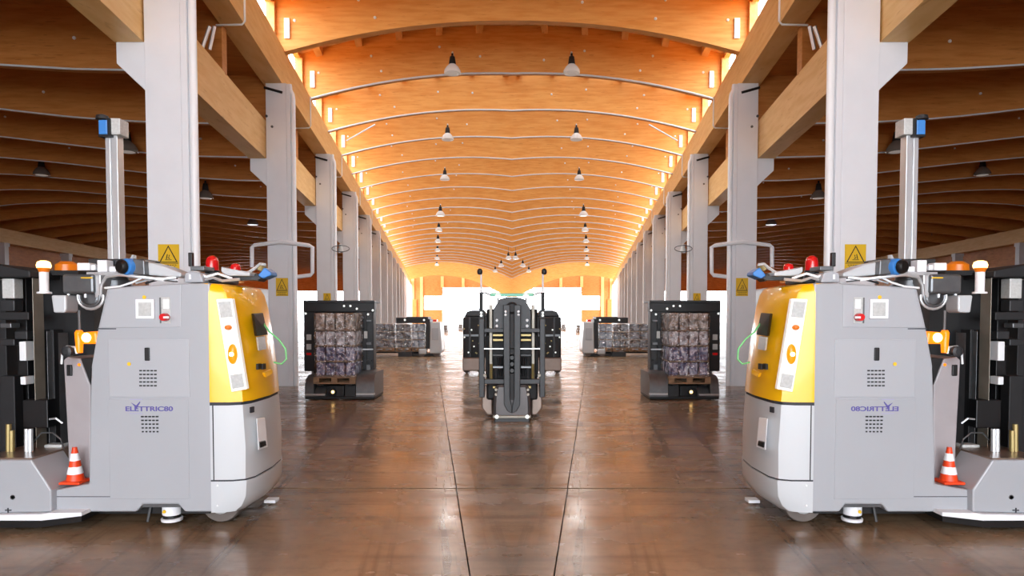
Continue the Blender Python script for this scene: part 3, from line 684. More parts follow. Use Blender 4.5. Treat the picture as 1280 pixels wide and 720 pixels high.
    for x0, x1, ya, yb, Y, m in ((40.5, 45, 346, 560, 5.3, 'beige_steel'), (58.5, 61.5, 414, 560, 5.35, 'mid_steel'), (72.5, 76, 416, 565, 5.32, 'mid_steel'), (46, 57, 412, 590, 5.4, 'black_soft'), (62, 71, 412, 590, 5.4, 'black_soft'), (20, 38, 346, 585, 5.45, 'black'), (-6, 12, 350, 585, 5.45, 'black_soft'), (-40, -14, 350, 585, 5.45, 'black'), (76.5, 82, 440, 590, 5.38, 'black')):
        MB().pbox(x0, ya, x1, yb, Y, Y + .12).build(ms, m, root, bevel=.004)
    MB().ppoly([(-75, 322), (0, 331), (37, 338), (38, 347), (-75, 345)], 5.25, 5.7).build('mast_head', 'black_soft', root, bevel=.01)
    for q, m, nm in (((2, 348, 18, 373), 'lens_grey', 'white_box'), ((1, 375, 18, 389), 'dark_steel', 'control_box'), ((-4, 390, 36, 400), 'black_soft', 'cross_bar'), ((23.5, 427, 32.5, 451), 'steel_white', 'white_box'), ((25, 471, 32, 481), 'steel_white', 'white_box'), ((0, 404, 14, 410), 'mid_steel', 'clamp'), ((18, 414, 34, 424), 'dark_steel', 'clamp'), ((28, 500, 60, 535), 'black', 'motor_box'), ((0, 470, 20, 560), 'black_soft', 'carriage'), ((55, 556, 77, 574), 'lens_grey', 'sensor_box'), ((0, 424, 18, 432), 'dark_steel', 'clamp')):
        o = MB().pbox(*q, 5.3, 5.4).build(nm, m, root, bevel=.006)
        if nm == 'sensor_box': MB().lathe(at(65, 566, 5.298), (0, -1, 0), [(0, .03), (.012, .03)], 14).build('sensor_eye', 'black', o)
    for x, ya, yb in ((11, 530, 572), (34, 536, 570), (15, 538, 570), (38, 536, 568)):
        MB().tube([at(x, ya, 5.15), at(x, yb, 5.15)], .02, 8).build('cylinder', 'gold' if x < 20 else 'aluminium', root, smooth=True)
    MB().tube([at(38, 556, 5.2), at(52, 541, 5.18), at(66, 541, 5.17), at(76, 549, 5.17), at(80, 561, 5.2)], .006, 6).build('hose', 'mid_steel', root, smooth=True)
    MB().tube([at(62, 524, 5.2), at(70, 523, 5.18), at(78, 529, 5.2)], .008, 6).build('hose', 'aluminium', root, smooth=True)
    # signal tower, lavender box, amber beacons
    b = at(55.5, 367, 5.1)
    st = MB().lathe((b.x, 5.1, b.z), (0, 0, 1), [(0, .05), (.012, .05), (.016, .032), (.165, .032)], 16).build('signal_tower', 'white_pipe', root, smooth=True)
    z = at(55.5, 340, 5.1).z
    MB().lathe((b.x, 5.1, z), (0, 0, 1), [(0, .033), (.03, .045)], 16).build('red_ring', 'amber_dim', st, smooth=True)
    MB().lathe((b.x, 5.1, z + .03), (0, 0, 1), [(0, .046), (.02, .05), (.045, .042), (.055, .02), (.056, 0)], 16).build('tower_lamp', 'tower_lamp', st, smooth=True)
    MB().ppoly([(63.5, 369), (82, 369), (82.5, 388), (80, 391), (66.5, 391)], 5.1, 5.25).build('lavender_box', 'agv_light', root, bevel=.012)
    a = MB().ppoly([(96, 416), (120, 414), (122, 430), (100, 430)], Y0 + .03, Y0 + .15).build('amber_beacon', 'amber', root, bevel=.015)
    MB().lathe(at(108, 422, Y0 + .03), (0, -1, 0), [(0, .035), (.01, .03), (.02, .01)], 16).build('bulb', 'amber_core', a)
    MB().lathe(at(99.5, 441, Y0 + .1), (0, 0, 1), [(0, .022), (.15, .03), (.17, .02)], 14).build('amber_beacon', 'amber', root, smooth=True)
    MB().tube([at(99.5, 416, Y0 + .1), at(98.5, 388, Y0 + .12)], .01, 6).build('beacon_stem', 'mid_steel', root)
    MB().lathe(at(99, 456, Y0 + .08), (0, -1, 0), [(0, .012), (.012, .006)], 10).build('status_lamp', 'amber', root)
    MB().lathe(at(88, 439, Y0 + .1), (0, -1, 0), [(0, .04), (.05, .04), (.055, .02)], 16).build('dark_dial', 'dark_steel', root)
    MB().tube([at(77, 455, Y0 + .09), at(78, 440, Y0 + .09), at(84, 433, Y0 + .09), at(94, 434, Y0 + .09), at(96, 442, Y0 + .09)], .01, 6).build('bent_pipe', 'aluminium', root, smooth=True)
    MB().lathe(at(84, 342, 6.2), (0, 0, 1), [(0, .1), (.08, .095), (.11, .05)], 18).build('amber_dome', 'amber_dim', root, smooth=True)
    # roof equipment
    mo = MB().pbox(77, 342.5, 117, 367, 5.12, 5.42).build('motor_box', 'mid_steel', root, bevel=.018)
    MB().pbox(101, 346.5, 115, 348, 5.112, 5.122).build('motor_label', 'sign_yellow', mo)
    MB().pbox(118, 342, 126, 372, 5.15, 5.4).build('motor_flange', 'aluminium', root, bevel=.005)
    MB().pbox(110, 323.5, 180, 344, 5.25, 5.5).build('equipment_frame', 'dark_steel', root, bevel=.006)
    MB().pbox(108, 340, 150, 344, 5.15, 5.5).build('equipment_shelf', 'aluminium', root)
    for q in ((96, 328.5, 112, 338), (121, 325, 133.5, 340), (136, 333, 145, 340), (113, 331, 119, 338)):
        MB().pbox(*q, 5.15, 5.24).build('connector_box', 'white_paint', root, bevel=.006)
    for dx in (0, 7): MB().lathe(at(86 + dx*3, 372, 5.2), (0, 0, 1), [(0, .012), (.035, .014)], 8).build('cable_gland', 'aluminium', root)
    MB().lathe(at(112, 372, 5.2), (0, 1, 0), [(0, .05), (.01, .075), (.08, .075)], 18).build('pulley', 'mid_steel', root)
    for rr, dx, mm in ((.098, 0, 'aluminium'), (.078, -.008, 'mid_steel')):
        c = at(113.5, 371, 5.14)
        MB().tube([c + Vector((dx + rr*math.cos(a), 0, rr*.95*math.sin(a))) for a in [math.pi*(.95 + k*.11) for k in range(11)]], .011, 8).build('hose', mm, root, smooth=True)
    MB().tube([at(126, 372, 5.15), at(127, 356, 5.13), at(133, 346, 5.13), at(150, 343, 5.13), at(172, 346, 5.13), at(200, 349, 5.15), at(220, 347, 5.2)], .014, 8).build('hose', 'aluminium', root, smooth=True)
    MB().tube([at(131, 360, 5.13), at(150, 358, 5.13), at(166, 353, 5.13), at(180, 346, 5.13), at(205, 351, 5.15)], .008, 6).build('hose', 'white_pipe', root, smooth=True)
    for k in range(3):
        MB().tube([at(158 + 12*k, 354, 5.2), at(180 + 9*k, 347.5 + k, 5.18), at(222, 352 - k*2, 5.2)], .007, 6).build('hose', ('mid_steel', 'white_pipe', 'dark_steel')[k], root)
    tb = at(145, 359.5, 5.4)
    MB().lathe((tb.x, 5.4, tb.z), (0, 0, 1), [(0, .13), (.02, .13), (.02, .115), (.055, .115), (.06, .095), (.1, .09)], 24).build('turntable', 'mid_steel', root, smooth=True)
    # blue ringed scanner facing the aisle
    c = at(156, 333.5, 5.1)
    sn = MB().lathe((c.x, 5.1, c.z), (.25, 1, .05), [(0, .055), (.015, .064), (.1, .064), (.11, .05)], 22).build('round_scanner', 'blue', root, smooth=True)
    MB().lathe((c.x - .016, 5.098, c.z), (-.3, -1, 0), [(0, .054), (.02, .05), (.035, .035)], 20).build('scanner_lens', 'black', sn, smooth=True)
    MB().ppoly([(166, 323), (180, 325), (181, 344), (166, 343)], 5.12, 5.3).build('scanner_body', 'mid_steel', root, bevel=.008)
    # sloping cable tray
    MB().ppoly([(181, 326.5), (200, 331), (226, 341), (226, 346), (212, 346), (181, 343.5)], 5.18, 5.4).build('cable_tray', 'agv_light', root, bevel=.01)
    MB().lathe(at(213, 346, 5.35), (0, 0, 1), [(0, .1), (.03, .09), (.06, .05)], 16).build('tray_dome', 'mid_steel', root, smooth=True)
    MB().ppoly([(162, 324), (165, 318.5), (167, 318.5), (166.5, 324)], 5.3, 5.34).build('tab', 'aluminium', root)
    # guidance pole with laser head
    p0, p1 = at(134.5, 325, 5.5), at(149.5, 165, 5.5); zt = p1.z
    po = MB().box(p0.x, p0.x + .04, 5.5, 5.59, p0.z - .02, zt).box(p0.x + .046, p0.x + .098, 5.5, 5.59, p0.z - .02, zt).box(p0.x + .03, p0.x + .06, 5.512, 5.58, p0.z - .02, zt).build('guidance_pole', 'aluminium', root, bevel=.003)
    MB().pbox(136.5, 147.5, 150, 168, 5.47, 5.6).build('head_bracket', 'lens_grey', po, bevel=.006)
    MB().pbox(122.5, 149.5, 134, 168, 5.46, 5.58).build('laser_head', 'blue', po, bevel=.008)
    MB().pbox(134, 147.5, 137.5, 170, 5.45, 5.6).build('head_plate', 'black', po)
    MB().lathe(at(128, 149.5, 5.52), (0, 0, 1), [(0, .05), (.03, .045), (.04, .02)], 14).build('head_cap', 'dark_steel', po, smooth=True)
    MB().pbox(123, 168, 137, 170.5, 5.46, 5.58).build('head_base', 'black', po)
    # nose top: bracket, antenna, red beacons, arm with blue sensor
    br = MB().ppoly([(230, 353), (231, 341), (240, 339), (250, 341), (254, 353)], 5.05, 5.3).build('roof_bracket', 'agv_grey', root, bevel=.008)
    MB().pbox(236, 343, 238.5, 349, 5.045, 5.06).build('bracket_hole', 'white_pipe', br)
    an = MB().pbox(234.8, 315.5, 240, 333, 5.15, 5.19).build('antenna', 'black', root, bevel=.005)
    MB().pbox(238, 332.5, 255, 338, 5.12, 5.3).build('antenna_base', 'mid_steel', an, bevel=.004)
    for (cx, yb, r, h) in ((265.5, 338, .05, .115), (294.5, 339, .04, .06)):
        c = at(cx, yb, 5.35)
        bk = MB().lathe((c.x, 5.35, c.z), (0, 0, 1), [(0, r), (h*.6, r*.98), (h*.85, r*.8), (h*1.0, r*.4), (h*1.02, 0)], 20).build('red_beacon', 'red', root, smooth=True)
        MB().lathe((c.x, 5.35, c.z - .03), (0, 0, 1), [(0, r*1.1), (.028, r*1.1)], 20).build('beacon_base', 'dark_steel', bk)
    MB().ppoly([(276, 333), (282, 335), (312, 340), (312, 345), (283, 345), (276, 340)], 5.2, 5.4).build('sensor_arm', 'agv_light', root, bevel=.01)
    MB().ppoly([(276, 346), (322, 345), (326, 348), (322, 350), (276, 350)], 5.25, 5.4).build('arm_rail', 'dark_steel', root)
    MB().pbox(255, 343, 276, 353.5, 5.15, 5.5).build('cable_box', 'dark_steel', root, bevel=.01)
    MB().tube([at(248, 342, 5.1), at(258, 346, 5.1), at(272, 342, 5.1), at(290, 348, 5.12)], .01, 6).build('hose', 'white_pipe', root, smooth=True)
    MB().tube([at(252, 351, 5.1), at(266, 347, 5.1), at(278, 351, 5.1), at(300, 349, 5.12)], .012, 6).build('hose', 'aluminium', root, smooth=True)
    bs = MB().ppoly([(322, 344), (330, 334), (338, 340), (339, 344), (327, 349)], 5.3, 5.45).build('blue_sensor', 'blue', root, bevel=.01)
    MB().ppoly([(313, 345), (321, 341), (327, 349.5), (323, 352)], 5.3, 5.42).build('sensor_mount', 'black', bs, bevel=.005)
    MB().lathe(at(326, 334, 5.4), (0, 1, 0), [(0, .03), (.02, .04), (.05, .035)], 12).build('sensor_clamp', 'gold', bs, smooth=True)
    MB().tube([at(308, 342, 5.3), at(318, 336, 5.3), at(325, 330, 5.35), at(332, 331, 5.35)], .012, 6).build('sensor_cable', 'lens_grey', bs, smooth=True)
    return root
bv = big_vehicle()
tag(bv, 'large grey and yellow guided vehicle in the left foreground with readable side lettering', 'vehicle', 'guided vehicles in the hall')
mirror_thing(bv, 'large grey and yellow guided vehicle in the right foreground with reversed side lettering')

# traffic cone on the step of the vehicle
def make_cone():
    Yc = Y0 + .105; b = at(94.5, 607, Yc)
    zb = at(94, 607.6, Y0).z
    t = empty('traffic_cone', (b.x, Yc, zb))
    MB().prism([(b.x - .078, Yc - .078, zb), (b.x + .078, Yc - .078, zb), (b.x + .078, Yc + .078, zb), (b.x - .078, Yc + .078, zb)], (0, 0, .02)).build('foot', 'orange_cone', t, bevel=.006)
    H = .25; r0, r1 = .062, .016; cuts = [0, .2, .42, .58, .8, 1]; z0 = zb + .02
    rr = lambda f: r0 + (r1 - r0)*f
    MB().lathe((b.x, Yc, z0), (0, 0, 1), [(H*f, rr(f)) for f in cuts], 24).build('cone_body', 'orange_cone', t, smooth=True)
    for a, c in ((.2, .42), (.60, .82)):
        MB().lathe((b.x, Yc, z0), (0, 0, 1), [(H*a, rr(a) + .002), (H*c, rr(c) + .002)], 24).build('reflective_band', 'white_pipe', t, smooth=True)
    return t
cn = make_cone()
tag(cn, 'small orange and white traffic cone on the left foreground vehicle', 'cone', 'traffic cones on the vehicles')
mirror_thing(cn, 'small orange and white traffic cone on the right foreground vehicle')

# ================================================================== fork vehicle in the middle of the aisle
def centre_vehicle():
    Yc = 9.96; root = empty('forklift_vehicle', (0, Yc + .6, 0))
    def S(mb, x0, y0, x1, y1, Ya, Yb):      # both sides of the centre line
        mb.pbox(x0, y0, x1, y1, Ya, Yb); a = at(x0, y0, Ya); b = at(x1, y1, Ya)
        mb.box(-max(a.x, b.x), -min(a.x, b.x), Ya, Yb, min(a.z, b.z), max(a.z, b.z)); return mb
    def pair(name, m, q, Ya, Yb, bevel=0., parent=root):
        o = None
        for sgn in (1, -1):
            a = at(q[0], q[1], Ya); b = at(q[2], q[3], Ya); xs = sorted((sgn*a.x, sgn*b.x))
            o = MB().box(xs[0], xs[1], Ya, Yb, min(a.z, b.z), max(a.z, b.z)).build(name, m, parent, bevel=bevel)
    def mid(name, m, q, Ya, Yb, bevel=0., parent=root): return MB().pbox(*q, Ya, Yb).build(name, m, parent, bevel=bevel)
    # curved foot housing
    pts = []
    for x, y in ((616, 524), (616, 506), (617, 492), (620, 480), (660, 480), (663, 492), (664, 506), (664, 524)): pts.append((x, y))
    MB().ppoly(pts, Yc + .02, Yc + 1.1).build('foot_housing', 'beige_dark', root, bevel=.05)
    ft = mid('bumper', 'beige_steel', (616, 519.5, 664, 523), Yc - .03, Yc + .05, .008)
    for x in (621, 659): MB().lathe(at(x, 521, Yc - .03), (0, -1, 0), [(0, .03), (.015, .02)], 10).build('bumper_lamp', 'white_lamp', ft)
    mid('foot_base', 'black', (618, 522, 662, 528), Yc, Yc + 1, .01)
    for sgn in (1, -1):
        w = at(625, 520, Yc + .3); MB().lathe((sgn*w.x - .03, Yc + .35, .08), (1, 0, 0), [(0, .06), (.01, .08), (.05, .08), (.06, .06)], 16).build('wheel', 'rubber', root, smooth=True)
        MB().prism([(sgn*p.x, p.y, p.z) for p in [at(602, 482, Yc + .4), at(615, 480, Yc + .4), at(616, 519, Yc + .4), at(609, 519, Yc + .4), at(602, 510, Yc + .4)]], (0, .8, 0)).build('side_skirt', 'brown_plate', root, bevel=.02)
        # fork upright: tall channel closing in a point
        fk = MB().prism([(sgn*p.x, p.y, p.z) for p in [at(629, 381, Yc - .06), at(637.3, 381, Yc - .06), at(637.3, 497, Yc - .06), at(639.8, 508, Yc - .06), at(639.8, 517, Yc - .06), at(634, 513.5, Yc - .06), at(630, 506, Yc - .06)]], (0, .12, 0)).build('fork_upright', 'dark_steel', root, bevel=.008)
        for py in (389.5, 393.5): MB().lathe((sgn*at(632, py, Yc).x, Yc - .06, at(632, py, Yc).z), (0, -1, 0), [(0, .02), (.012, .014)], 10).build('bolt', 'white_pipe', fk)
    mid('fork_web', 'black_soft', (637, 381, 643, 500), Yc + .0, Yc + .05)
    # back plate with shoulders
    bp = MB().ppoly([(616, 412), (616, 388), (620, 381), (624, 374), (633, 371.5), (647, 371.5), (656, 374), (660, 381), (664, 388), (664, 412)], Yc + .1, Yc + .25).build('carriage_plate', 'dark_steel', root, bevel=.012)
    for x, y in ((621, 400.5), (621, 407.5), (640, 400.5)):
        for sgn in ((1, -1) if x != 640 else (1,)):
            p = at(x, y, Yc + .1); MB().lathe((sgn*p.x, p.y, p.z), (0, -1, 0), [(0, .024), (.014, .016)], 10).build('bolt', 'white_pipe', bp)
    MB().lathe(at(640, 385, Yc - .02), (0, -1, 0), [(0, .09), (.02, .06)], 18).build('guide_disc', 'black_soft', bp)
    pair('inner_rail', 'beige_steel', (611.5, 381, 615.5, 474), Yc + .15, Yc + .3, .006)
    pair('side_upright', 'dark_steel', (598.5, 398, 605.5, 497), Yc + .0, Yc + .14, .01)
    pair('side_upright_cap', 'black', (599, 388, 605, 398), Yc + .0, Yc + .12, .006)
    for y in (391, 394.5):
        for sgn in (1, -1):
            p = at(601.5, y, Yc); MB().lathe((sgn*p.x, p.y, p.z), (0, -1, 0), [(0, .018), (.012, .012)], 10).build('marker_lamp', 'white_lamp', root)
    mid('cross_beam', 'dark_steel', (599, 410.5, 681, 415.5), Yc + .02, Yc + .1, .006)
    mid('cross_beam', 'dark_steel', (599, 474, 681, 480), Yc + .02, Yc + .1, .006)
    mid('chrome_bar', 'aluminium', (605, 435.3, 675, 436.6), Yc + .0, Yc + .025)
    for y, m in ((419, 'gold'), (425, 'gold'), (444, 'dark_steel'), (459, 'mid_steel'), (484, 'gold')):
        pair('lever_bar', m, (616, y - 1.4, 629, y + 1.4), Yc + .08, Yc + .16, .004)
    for y in (447, 455, 463):
        MB().lathe(at(640, y, Yc - .0), (0, -1, 0), [(0, .05), (.03, .03)], 14).build('roller', 'black', root, smooth=True)
    for sgn in (1, -1):
        for x, ya, yb, m in ((609, 420, 470, 'black_soft'), (620, 447, 474, 'dark_steel'), (626, 446, 470, 'black'), (614, 455, 474, 'gold')):
            a = at(x, ya, Yc + .12); b = at(x, yb, Yc + .12); MB().tube([(sgn*a.x, a.y, a.z), (sgn*b.x, b.y, b.z)], .022, 8).build('hydraulic_hose', m, root, smooth=True)
        for x, y in ((620, 487), (620, 493), (606, 469)):
            p = at(x, y, Yc + .0); MB().lathe((sgn*p.x, p.y, p.z), (0, -1, 0), [(0, .026), (.03, .02)], 12).build('roller', 'beige_steel', root, smooth=True)
    MB().pbox(608, 386, 672, 500, Yc + .35, Yc + 1.4).build('body', 'black_soft', root, bevel=.03)
    # lamp bar and two laser poles
    tb = mid('lamp_bar', 'green_lamp', (613, 366.5, 667, 370.5), Yc + .12, Yc + .2, .008)
    for sgn in (1, -1):
        p = at(622.5, 371, Yc + .08); MB().lathe((sgn*p.x, p.y, p.z - .02), (0, 0, 1), [(0, .02), (.01, .04), (.05, .045), (.06, .02)], 14).build('work_lamp', 'white_lamp', tb, smooth=True)
        q = at(622.5, 378, Yc + .1); MB().tube([(sgn*q.x, q.y, q.z), (sgn*q.x, q.y, p.z - .02)], .015, 8).build('lamp_stem', 'aluminium', tb)
        a = at(601.5, 388, Yc + .1); b = at(601.5, 366, Yc + .1); c = at(601.5, 339, Yc + .1)
        po = MB().tube([(sgn*a.x, a.y, a.z), (sgn*b.x, b.y, b.z)], .03, 10).build('pole_foot', 'black', root, smooth=True)
        MB().tube([(sgn*b.x, b.y, b.z), (sgn*c.x, c.y, c.z)], .014, 8).build('laser_pole', 'white_pipe', po, smooth=True)
        MB().lathe((sgn*c.x - sgn*.02, c.y, c.z - .05), (0, 0, 1), [(0, .025), (.02, .04), (.06, .04), (.09, .02)], 12).build('laser_head', 'dark_steel', po, smooth=True)
        d = at(614, 369, Yc + .14); e = at(607, 366, Yc + .12)
        MB().tube([(sgn*b.x, b.y, b.z), (sgn*e.x, e.y, e.z), (sgn*d.x, d.y, d.z)], .015, 8).build('pole_arm', 'aluminium', po, smooth=True)
    return root
cv = centre_vehicle()
tag(cv, 'dark fork vehicle in the middle of the aisle facing the viewer', 'vehicle', 'guided vehicles in the hall')

# two dark vehicles just behind the centre one
def flank_vehicle():
    Yf = 18.2; root = empty('forklift_vehicle', (at(604, 460, Yf).x, Yf + .6, 0))
    MB().pbox(578.5, 396, 632, 462, Yf, Yf + 1.2).build('body', 'black_soft', root, bevel=.04)
    MB().pbox(578, 447, 634, 464, Yf - .06, Yf + .6).build('skirt', 'brown_plate', root, bevel=.03)
    MB().ppoly([(580, 396), (584, 389), (604, 387), (610, 396)], Yf + .1, Yf + .9).build('top_cowl', 'dark_steel', root, bevel=.03)
    MB().pbox(585, 385.5, 601, 388.3, Yf + .1, Yf + .7).build('top_rail', 'aluminium', root)
    MB().pbox(579, 418, 632, 420.5, Yf - .03, Yf).build('cross_bar', 'mid_steel', root)
    for x in (586, 598, 607): MB().pbox(x, 396, x + 2.5, 447, Yf - .04, Yf + .02).build('mast_rail', 'dark_steel', root)
    r = random.Random(5)
    for k in range(10):
        x, y = 580 + r.random()*20, 402 + r.random()*42
        MB().lathe(at(x, y, Yf - .045), (0, -1, 0), [(0, .022), (.02, .016)], 8).build('marker', ('white_lamp', 'gold', 'gold')[k % 3], root)
    for x in (583, 600): MB().lathe((at(x, 460, Yf).x, Yf + .1, .1), (0, 1, 0), [(0, .06), (.01, .1), (.15, .1), (.16, .06)], 16).build('wheel', 'rubber', root, smooth=True)
    return root
fv = flank_vehicle()
tag(fv, 'dark vehicle half hidden behind the left side of the centre fork vehicle', 'vehicle', 'guided vehicles in the hall')
mirror_thing(fv, 'dark vehicle half hidden behind the right side of the centre fork vehicle')

# ================================================================== vehicle carrying one wrapped pallet
def pallet(root_name, x0, x1, y0, y1, zt, label, label_r, group='wooden pallets on the vehicles'):
    h = .13; t = empty('pallet', ((x0 + x1)/2, (y0 + y1)/2, zt - h)); n = 5
    for i in range(n):
        a = y0 + (y1 - y0)*i/n; MB().box(x0, x1, a + .005, a + (y1 - y0)/n*.8, zt - .022, zt - .001).build('deck_board', 'pallet_wood', t)
    w = (x1 - x0)
    for fx in (0, .43, .86): MB().box(x0 + w*fx, x0 + w*(fx + .14), y0, y1, zt - .1, zt - .023).build('stringer', 'pallet_wood', t)
    for fy in (0, .44, .88): MB().box(x0, x1, y0 + (y1 - y0)*fy, y0 + (y1 - y0)*(fy + .12), zt - h, zt - .101).build('bottom_board', 'pallet_wood', t)
    tag(t, label, 'pallet', group); mirror_thing(t, label_r)
def wrapped_load(x0, x1, y0, y1, z0, z1, layers, nx, label, label_r):
    t = empty('wrapped_load', ((x0 + x1)/2, (y0 + y1)/2, z0)); ny = 2; r = random.Random(int(abs(x0)*100)); zc = z0
    n = len(layers); tot = sum(l[1] for l in layers)
    for m, hh in layers:
        h = (z1 - z0)*hh/tot
        MB().box(x0 + .01, x1 - .01, y0 + .01, y1 - .01, zc, zc + .02).build('layer_board', 'carton', t)
        for i in range(nx):
            for j in range(ny):
                dx = (x1 - x0)/nx; dy = (y1 - y0)/ny; q = .006 + .008*r.random()
                MB().box(x0 + dx*i + q, x0 + dx*(i + 1) - q, y0 + dy*j + q + (.015*r.random() if j == 0 else 0), y0 + dy*(j + 1) - q, zc + .021, zc + h - .012).build('bottle_pack', m, t, bevel=.025)
        zc += h
    # stretch film round the stack
    mb = MB(); e = .012; ring = lambda z, k: [(x0 - e*k, y0 - e*k, z), (x1 + e*k, y0 - e*k, z), (x1 + e*k, y1 + e*k, z), (x0 - e*k, y1 + e*k, z)]
    mb.loft([ring(z0 + (z1 - z0)*i/8, 1 if i % 2 else .5) for i in range(9)], cap=False); mb.build('stretch_film', 'stretch_film', t)
    tag(t, label, 'pallet load', 'wrapped loads on the vehicles'); mirror_thing(t, label_r)

def carrier():
    Yc = 12.56; root = empty('automated_guided_vehicle', (at(424, 498, Yc).x, Yc + .7, 0))
    def b(name, m, q, Ya, Yb, bevel=.006, parent=root): return MB().pbox(*q, Ya, Yb).build(name, m, parent, bevel=bevel)
    b('top_beam', 'black', (379, 377.5, 468, 390), Yc + .75, Yc + .95, .01)
    b('top_cover', 'dark_steel', (379, 375.5, 468, 378.5), Yc + .7, Yc + 1.3)
    b('side_frame', 'black', (379.5, 390, 393.5, 464), Yc + .78, Yc + .92)
    b('back_panel', 'black_soft', (391, 388, 446, 480), Yc + .95, Yc + 1.05)
    mr = b('mast_channel', 'dark_steel', (443.5, 390, 468, 464), Yc + .75, Yc + .95)
    for x in (446, 456.5, 465): b('mast_rail', 'black', (x, 391, x + 2.2, 463), Yc + .7, Yc + .76, .003, mr)
    for k, (x, y, w, h, m) in enumerate(((448, 396, 6, 2, 'mid_steel'), (458, 400, 6, 2, 'mid_steel'), (448, 410, 6, 2, 'dark_steel'), (455, 414, 4, 9, 'lens_grey'), (447, 424, 5, 3, 'white_paint'), (458, 428, 6, 3, 'mid_steel'), (446, 436, 20, 1.5, 'aluminium'), (448, 445, 6, 2, 'dark_steel'), (458, 450, 6, 2, 'dark_steel'), (447, 456, 5, 8, 'mid_steel'), (458, 456, 5, 8, 'mid_steel'))):
        b('fitting', m, (x, y, x + w, y + h), Yc + .66, Yc + .72, .002, mr)
    for y in (418, 430, 441): b('label_plate', 'lens_grey' if y < 440 else 'red', (383, y, 389, y + (7 if y < 440 else 3)), Yc + .76, Yc + .785, .002)
    for x, y in ((430, 382.5), (438, 382.5), (446, 386), (460, 393), (450, 393), (466, 388), (382, 392)):
        MB().lathe(at(x, y, Yc + .7), (0, -1, 0), [(0, .022), (.014, .014)], 8).build('marker_lamp', 'white_lamp', root)
    def foot(px0, px1, py0, m):
        A = at(px0, py0, Yc); B = at(px1, 496, Yc); r = []
        prof = [(Yc + .9, A.z), (Yc + .25, A.z), (Yc + .08, A.z - .05), (Yc, A.z - .16), (Yc - .02, B.z)]
        pts = [(A.x, y, z) for y, z in prof] + [(A.x, Yc + .9, B.z)]
        return MB().prism(pts, (B.x - A.x, 0, 0)).build('wheel_housing', m, root, smooth=True)
    foot(381, 392.5, 470, 'mid_steel'); foot(393, 407, 483, 'mid_steel'); foot(445, 468, 466, 'mid_steel')
    b('bumper', 'aluminium', (381, 492.5, 406, 494.5), Yc - .05, Yc + .02); b('bumper', 'aluminium', (445, 491.5, 468, 494), Yc - .05, Yc + .02)
    b('base_plate', 'black', (381, 495.5, 468, 499), Yc + .02, Yc + .9)
    b('centre_housing', 'dark_steel', (431, 482, 444.5, 497), Yc + .05, Yc + .8, .01)
    b('drive_unit', 'black', (407, 482, 430, 497), Yc + .12, Yc + .8, .02)
    MB().lathe(at(415, 490, Yc + .08), (0, -1, 0), [(0, .08), (.05, .08), (.07, .05)], 16).build('drive_motor', 'dark_steel', root, smooth=True)
    MB().lathe(at(416, 490, Yc + .0), (0, -1, 0), [(0, .03), (.01, .02)], 12).build('drive_lamp', 'tower_lamp', root)
    for x in (389, 399, 449, 462): MB().lathe((at(x, 498, Yc).x, Yc + .2, .07), (0, 1, 0), [(0, .04), (.01, .07), (.1, .07), (.11, .04)], 14).build('wheel', 'rubber', root, smooth=True)
    b('body', 'agv_grey', (388, 392, 450, 490), Yc + 1.05, Yc + 2.2, .03)
    for x in (396, 432): b('fork_tine', 'black', (x, 480.5, x + 8, 482.5), Yc + .0, Yc + .94, .004)
    return root
ca = carrier()
tag(ca, 'dark guided vehicle carrying one wrapped pallet beside the second left column', 'vehicle', 'guided vehicles in the hall')
mirror_thing(ca, 'dark guided vehicle carrying one wrapped pallet beside the second right column')
A = at(394, 471, 12.56); B = at(443, 391, 12.56)
pallet('pallet', A.x - .02, B.x + .02, 12.5, 13.25, A.z, 'wooden pallet under the wrapped bottles by the second left column', 'wooden pallet under the wrapped bottles by the second right column')
wrapped_load(A.x, B.x, 12.56, 13.2, A.z + .002, B.z, [('pack_blue', 18), ('pack_blue', 19), ('pack_white', 19), ('pack_brown', 22)], 4, 'shiny film wrapped bottle stack on the vehicle by the second left column', 'shiny film wrapped bottle stack on the vehicle by the second right column')

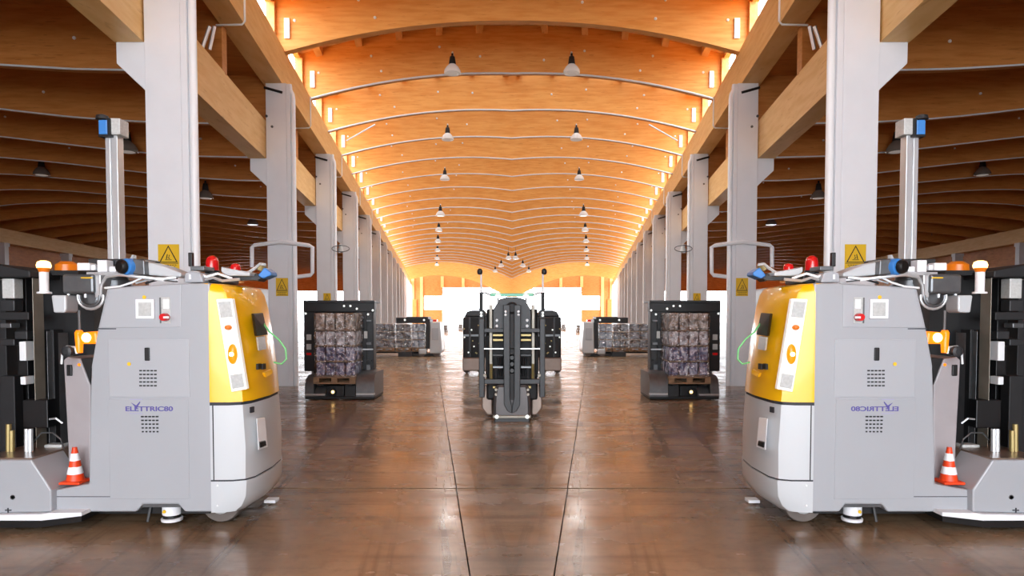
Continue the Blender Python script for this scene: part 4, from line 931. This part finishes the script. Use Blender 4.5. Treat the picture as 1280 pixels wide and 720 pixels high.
# ================================================================== far vehicle with three wrapped pallets, seen from the side
def far_vehicle():
    Yc = 25.4; root = empty('automated_guided_vehicle', (at(520, 445, Yc).x, Yc + .6, 0))
    def b(name, m, q, Ya, Yb, bevel=.01, parent=root): return MB().pbox(*q, Ya, Yb).build(name, m, parent, bevel=bevel)
    bd = MB().ppoly([(537.5, 403), (550, 402), (552.5, 438), (551, 442), (537, 442)], Yc, Yc + 1.3).build('body', 'agv_light', root, bevel=.04)
    b('body_panel', 'agv_panel', (540, 410, 548, 425), Yc - .02, Yc + .02, .01, bd)
    b('nose_trim', 'red', (541, 399.5, 546, 402), Yc + .2, Yc + .5)
    b('mast', 'black', (532, 399, 537.5, 436), Yc + .1, Yc + 1.1)
    b('head_cover', 'black', (495, 397, 533, 404), Yc + .15, Yc + 1.1)
    b('head_plate', 'dark_steel', (508, 396, 535, 399), Yc + .1, Yc + 1.1)
    for x in (506, 530): MB().lathe(at(x, 400, Yc + .13), (0, -1, 0), [(0, .04), (.02, .03)], 8).build('marker_lamp', 'white_lamp', root)
    b('fork_base', 'black_soft', (470, 440, 532, 441.5), Yc + .3, Yc + .9)
    b('wheel_box', 'dark_steel', (497.5, 440, 515, 446), Yc + .02, Yc + .95)
    b('wheel_box', 'agv_light', (523, 436, 533, 443), Yc + .02, Yc + .12, .05)
    b('base_plate', 'black', (499, 442, 548, 445.2), Yc + .1, Yc + 1.1)
    for x in (503, 527, 545): MB().lathe((at(x, 445, Yc).x, Yc + .04, .12), (0, 1, 0), [(0, .08), (.01, .12), (.15, .12), (.16, .08)], 16).build('wheel', 'rubber', root, smooth=True)
    return root
fr = far_vehicle()
tag(fr, 'far guided vehicle with pale body and three wrapped pallets left of the bright door', 'vehicle', 'guided vehicles in the hall')
mirror_thing(fr, 'far guided vehicle with pale body and three wrapped pallets right of the bright door')
for (x0, x1, yt, m, w) in ((467, 493.5, 404.5, 'pack_slate', 'dark slate'), (495, 513.5, 405, 'pack_slate', 'middle grey'), (515, 531, 404.5, 'pack_sky', 'pale blue')):
    A = at(x0, 435, 25.6); B = at(x1, yt, 25.6)
    pallet('pallet', A.x, B.x, 25.55, 26.4, A.z - .002, 'pallet under the %s wrapped load left of the bright door' % w, 'pallet under the %s wrapped load right of the bright door' % w)
    wrapped_load(A.x, B.x, 25.55, 26.4, A.z, B.z, [(m, 1)]*3, 2, '%s wrapped load on the far vehicle left of the bright door' % w, '%s wrapped load on the far vehicle right of the bright door' % w)
# hazy goods near the door
for (x0, x1, yt, Yg, nm) in ((553, 559, 406, 62, 'outer'), (573, 578, 405, 70, 'inner')):
    A = at(x0, HOR + F*HC/Yg, Yg); B = at(x1, yt, Yg)
    pallet('pallet', A.x, B.x, Yg, Yg + .9, .131, 'tiny distant pallet on the floor, %s one left of the door glare' % nm, 'tiny distant pallet on the floor, %s one right of the door glare' % nm, 'distant pallets near the door')
    wrapped_load(A.x, B.x, Yg, Yg + .9, .133, B.z, [('pack_brown', 1)]*2, 2, 'tiny distant wrapped stack, %s one left of the door glare' % nm, 'tiny distant wrapped stack, %s one right of the door glare' % nm)
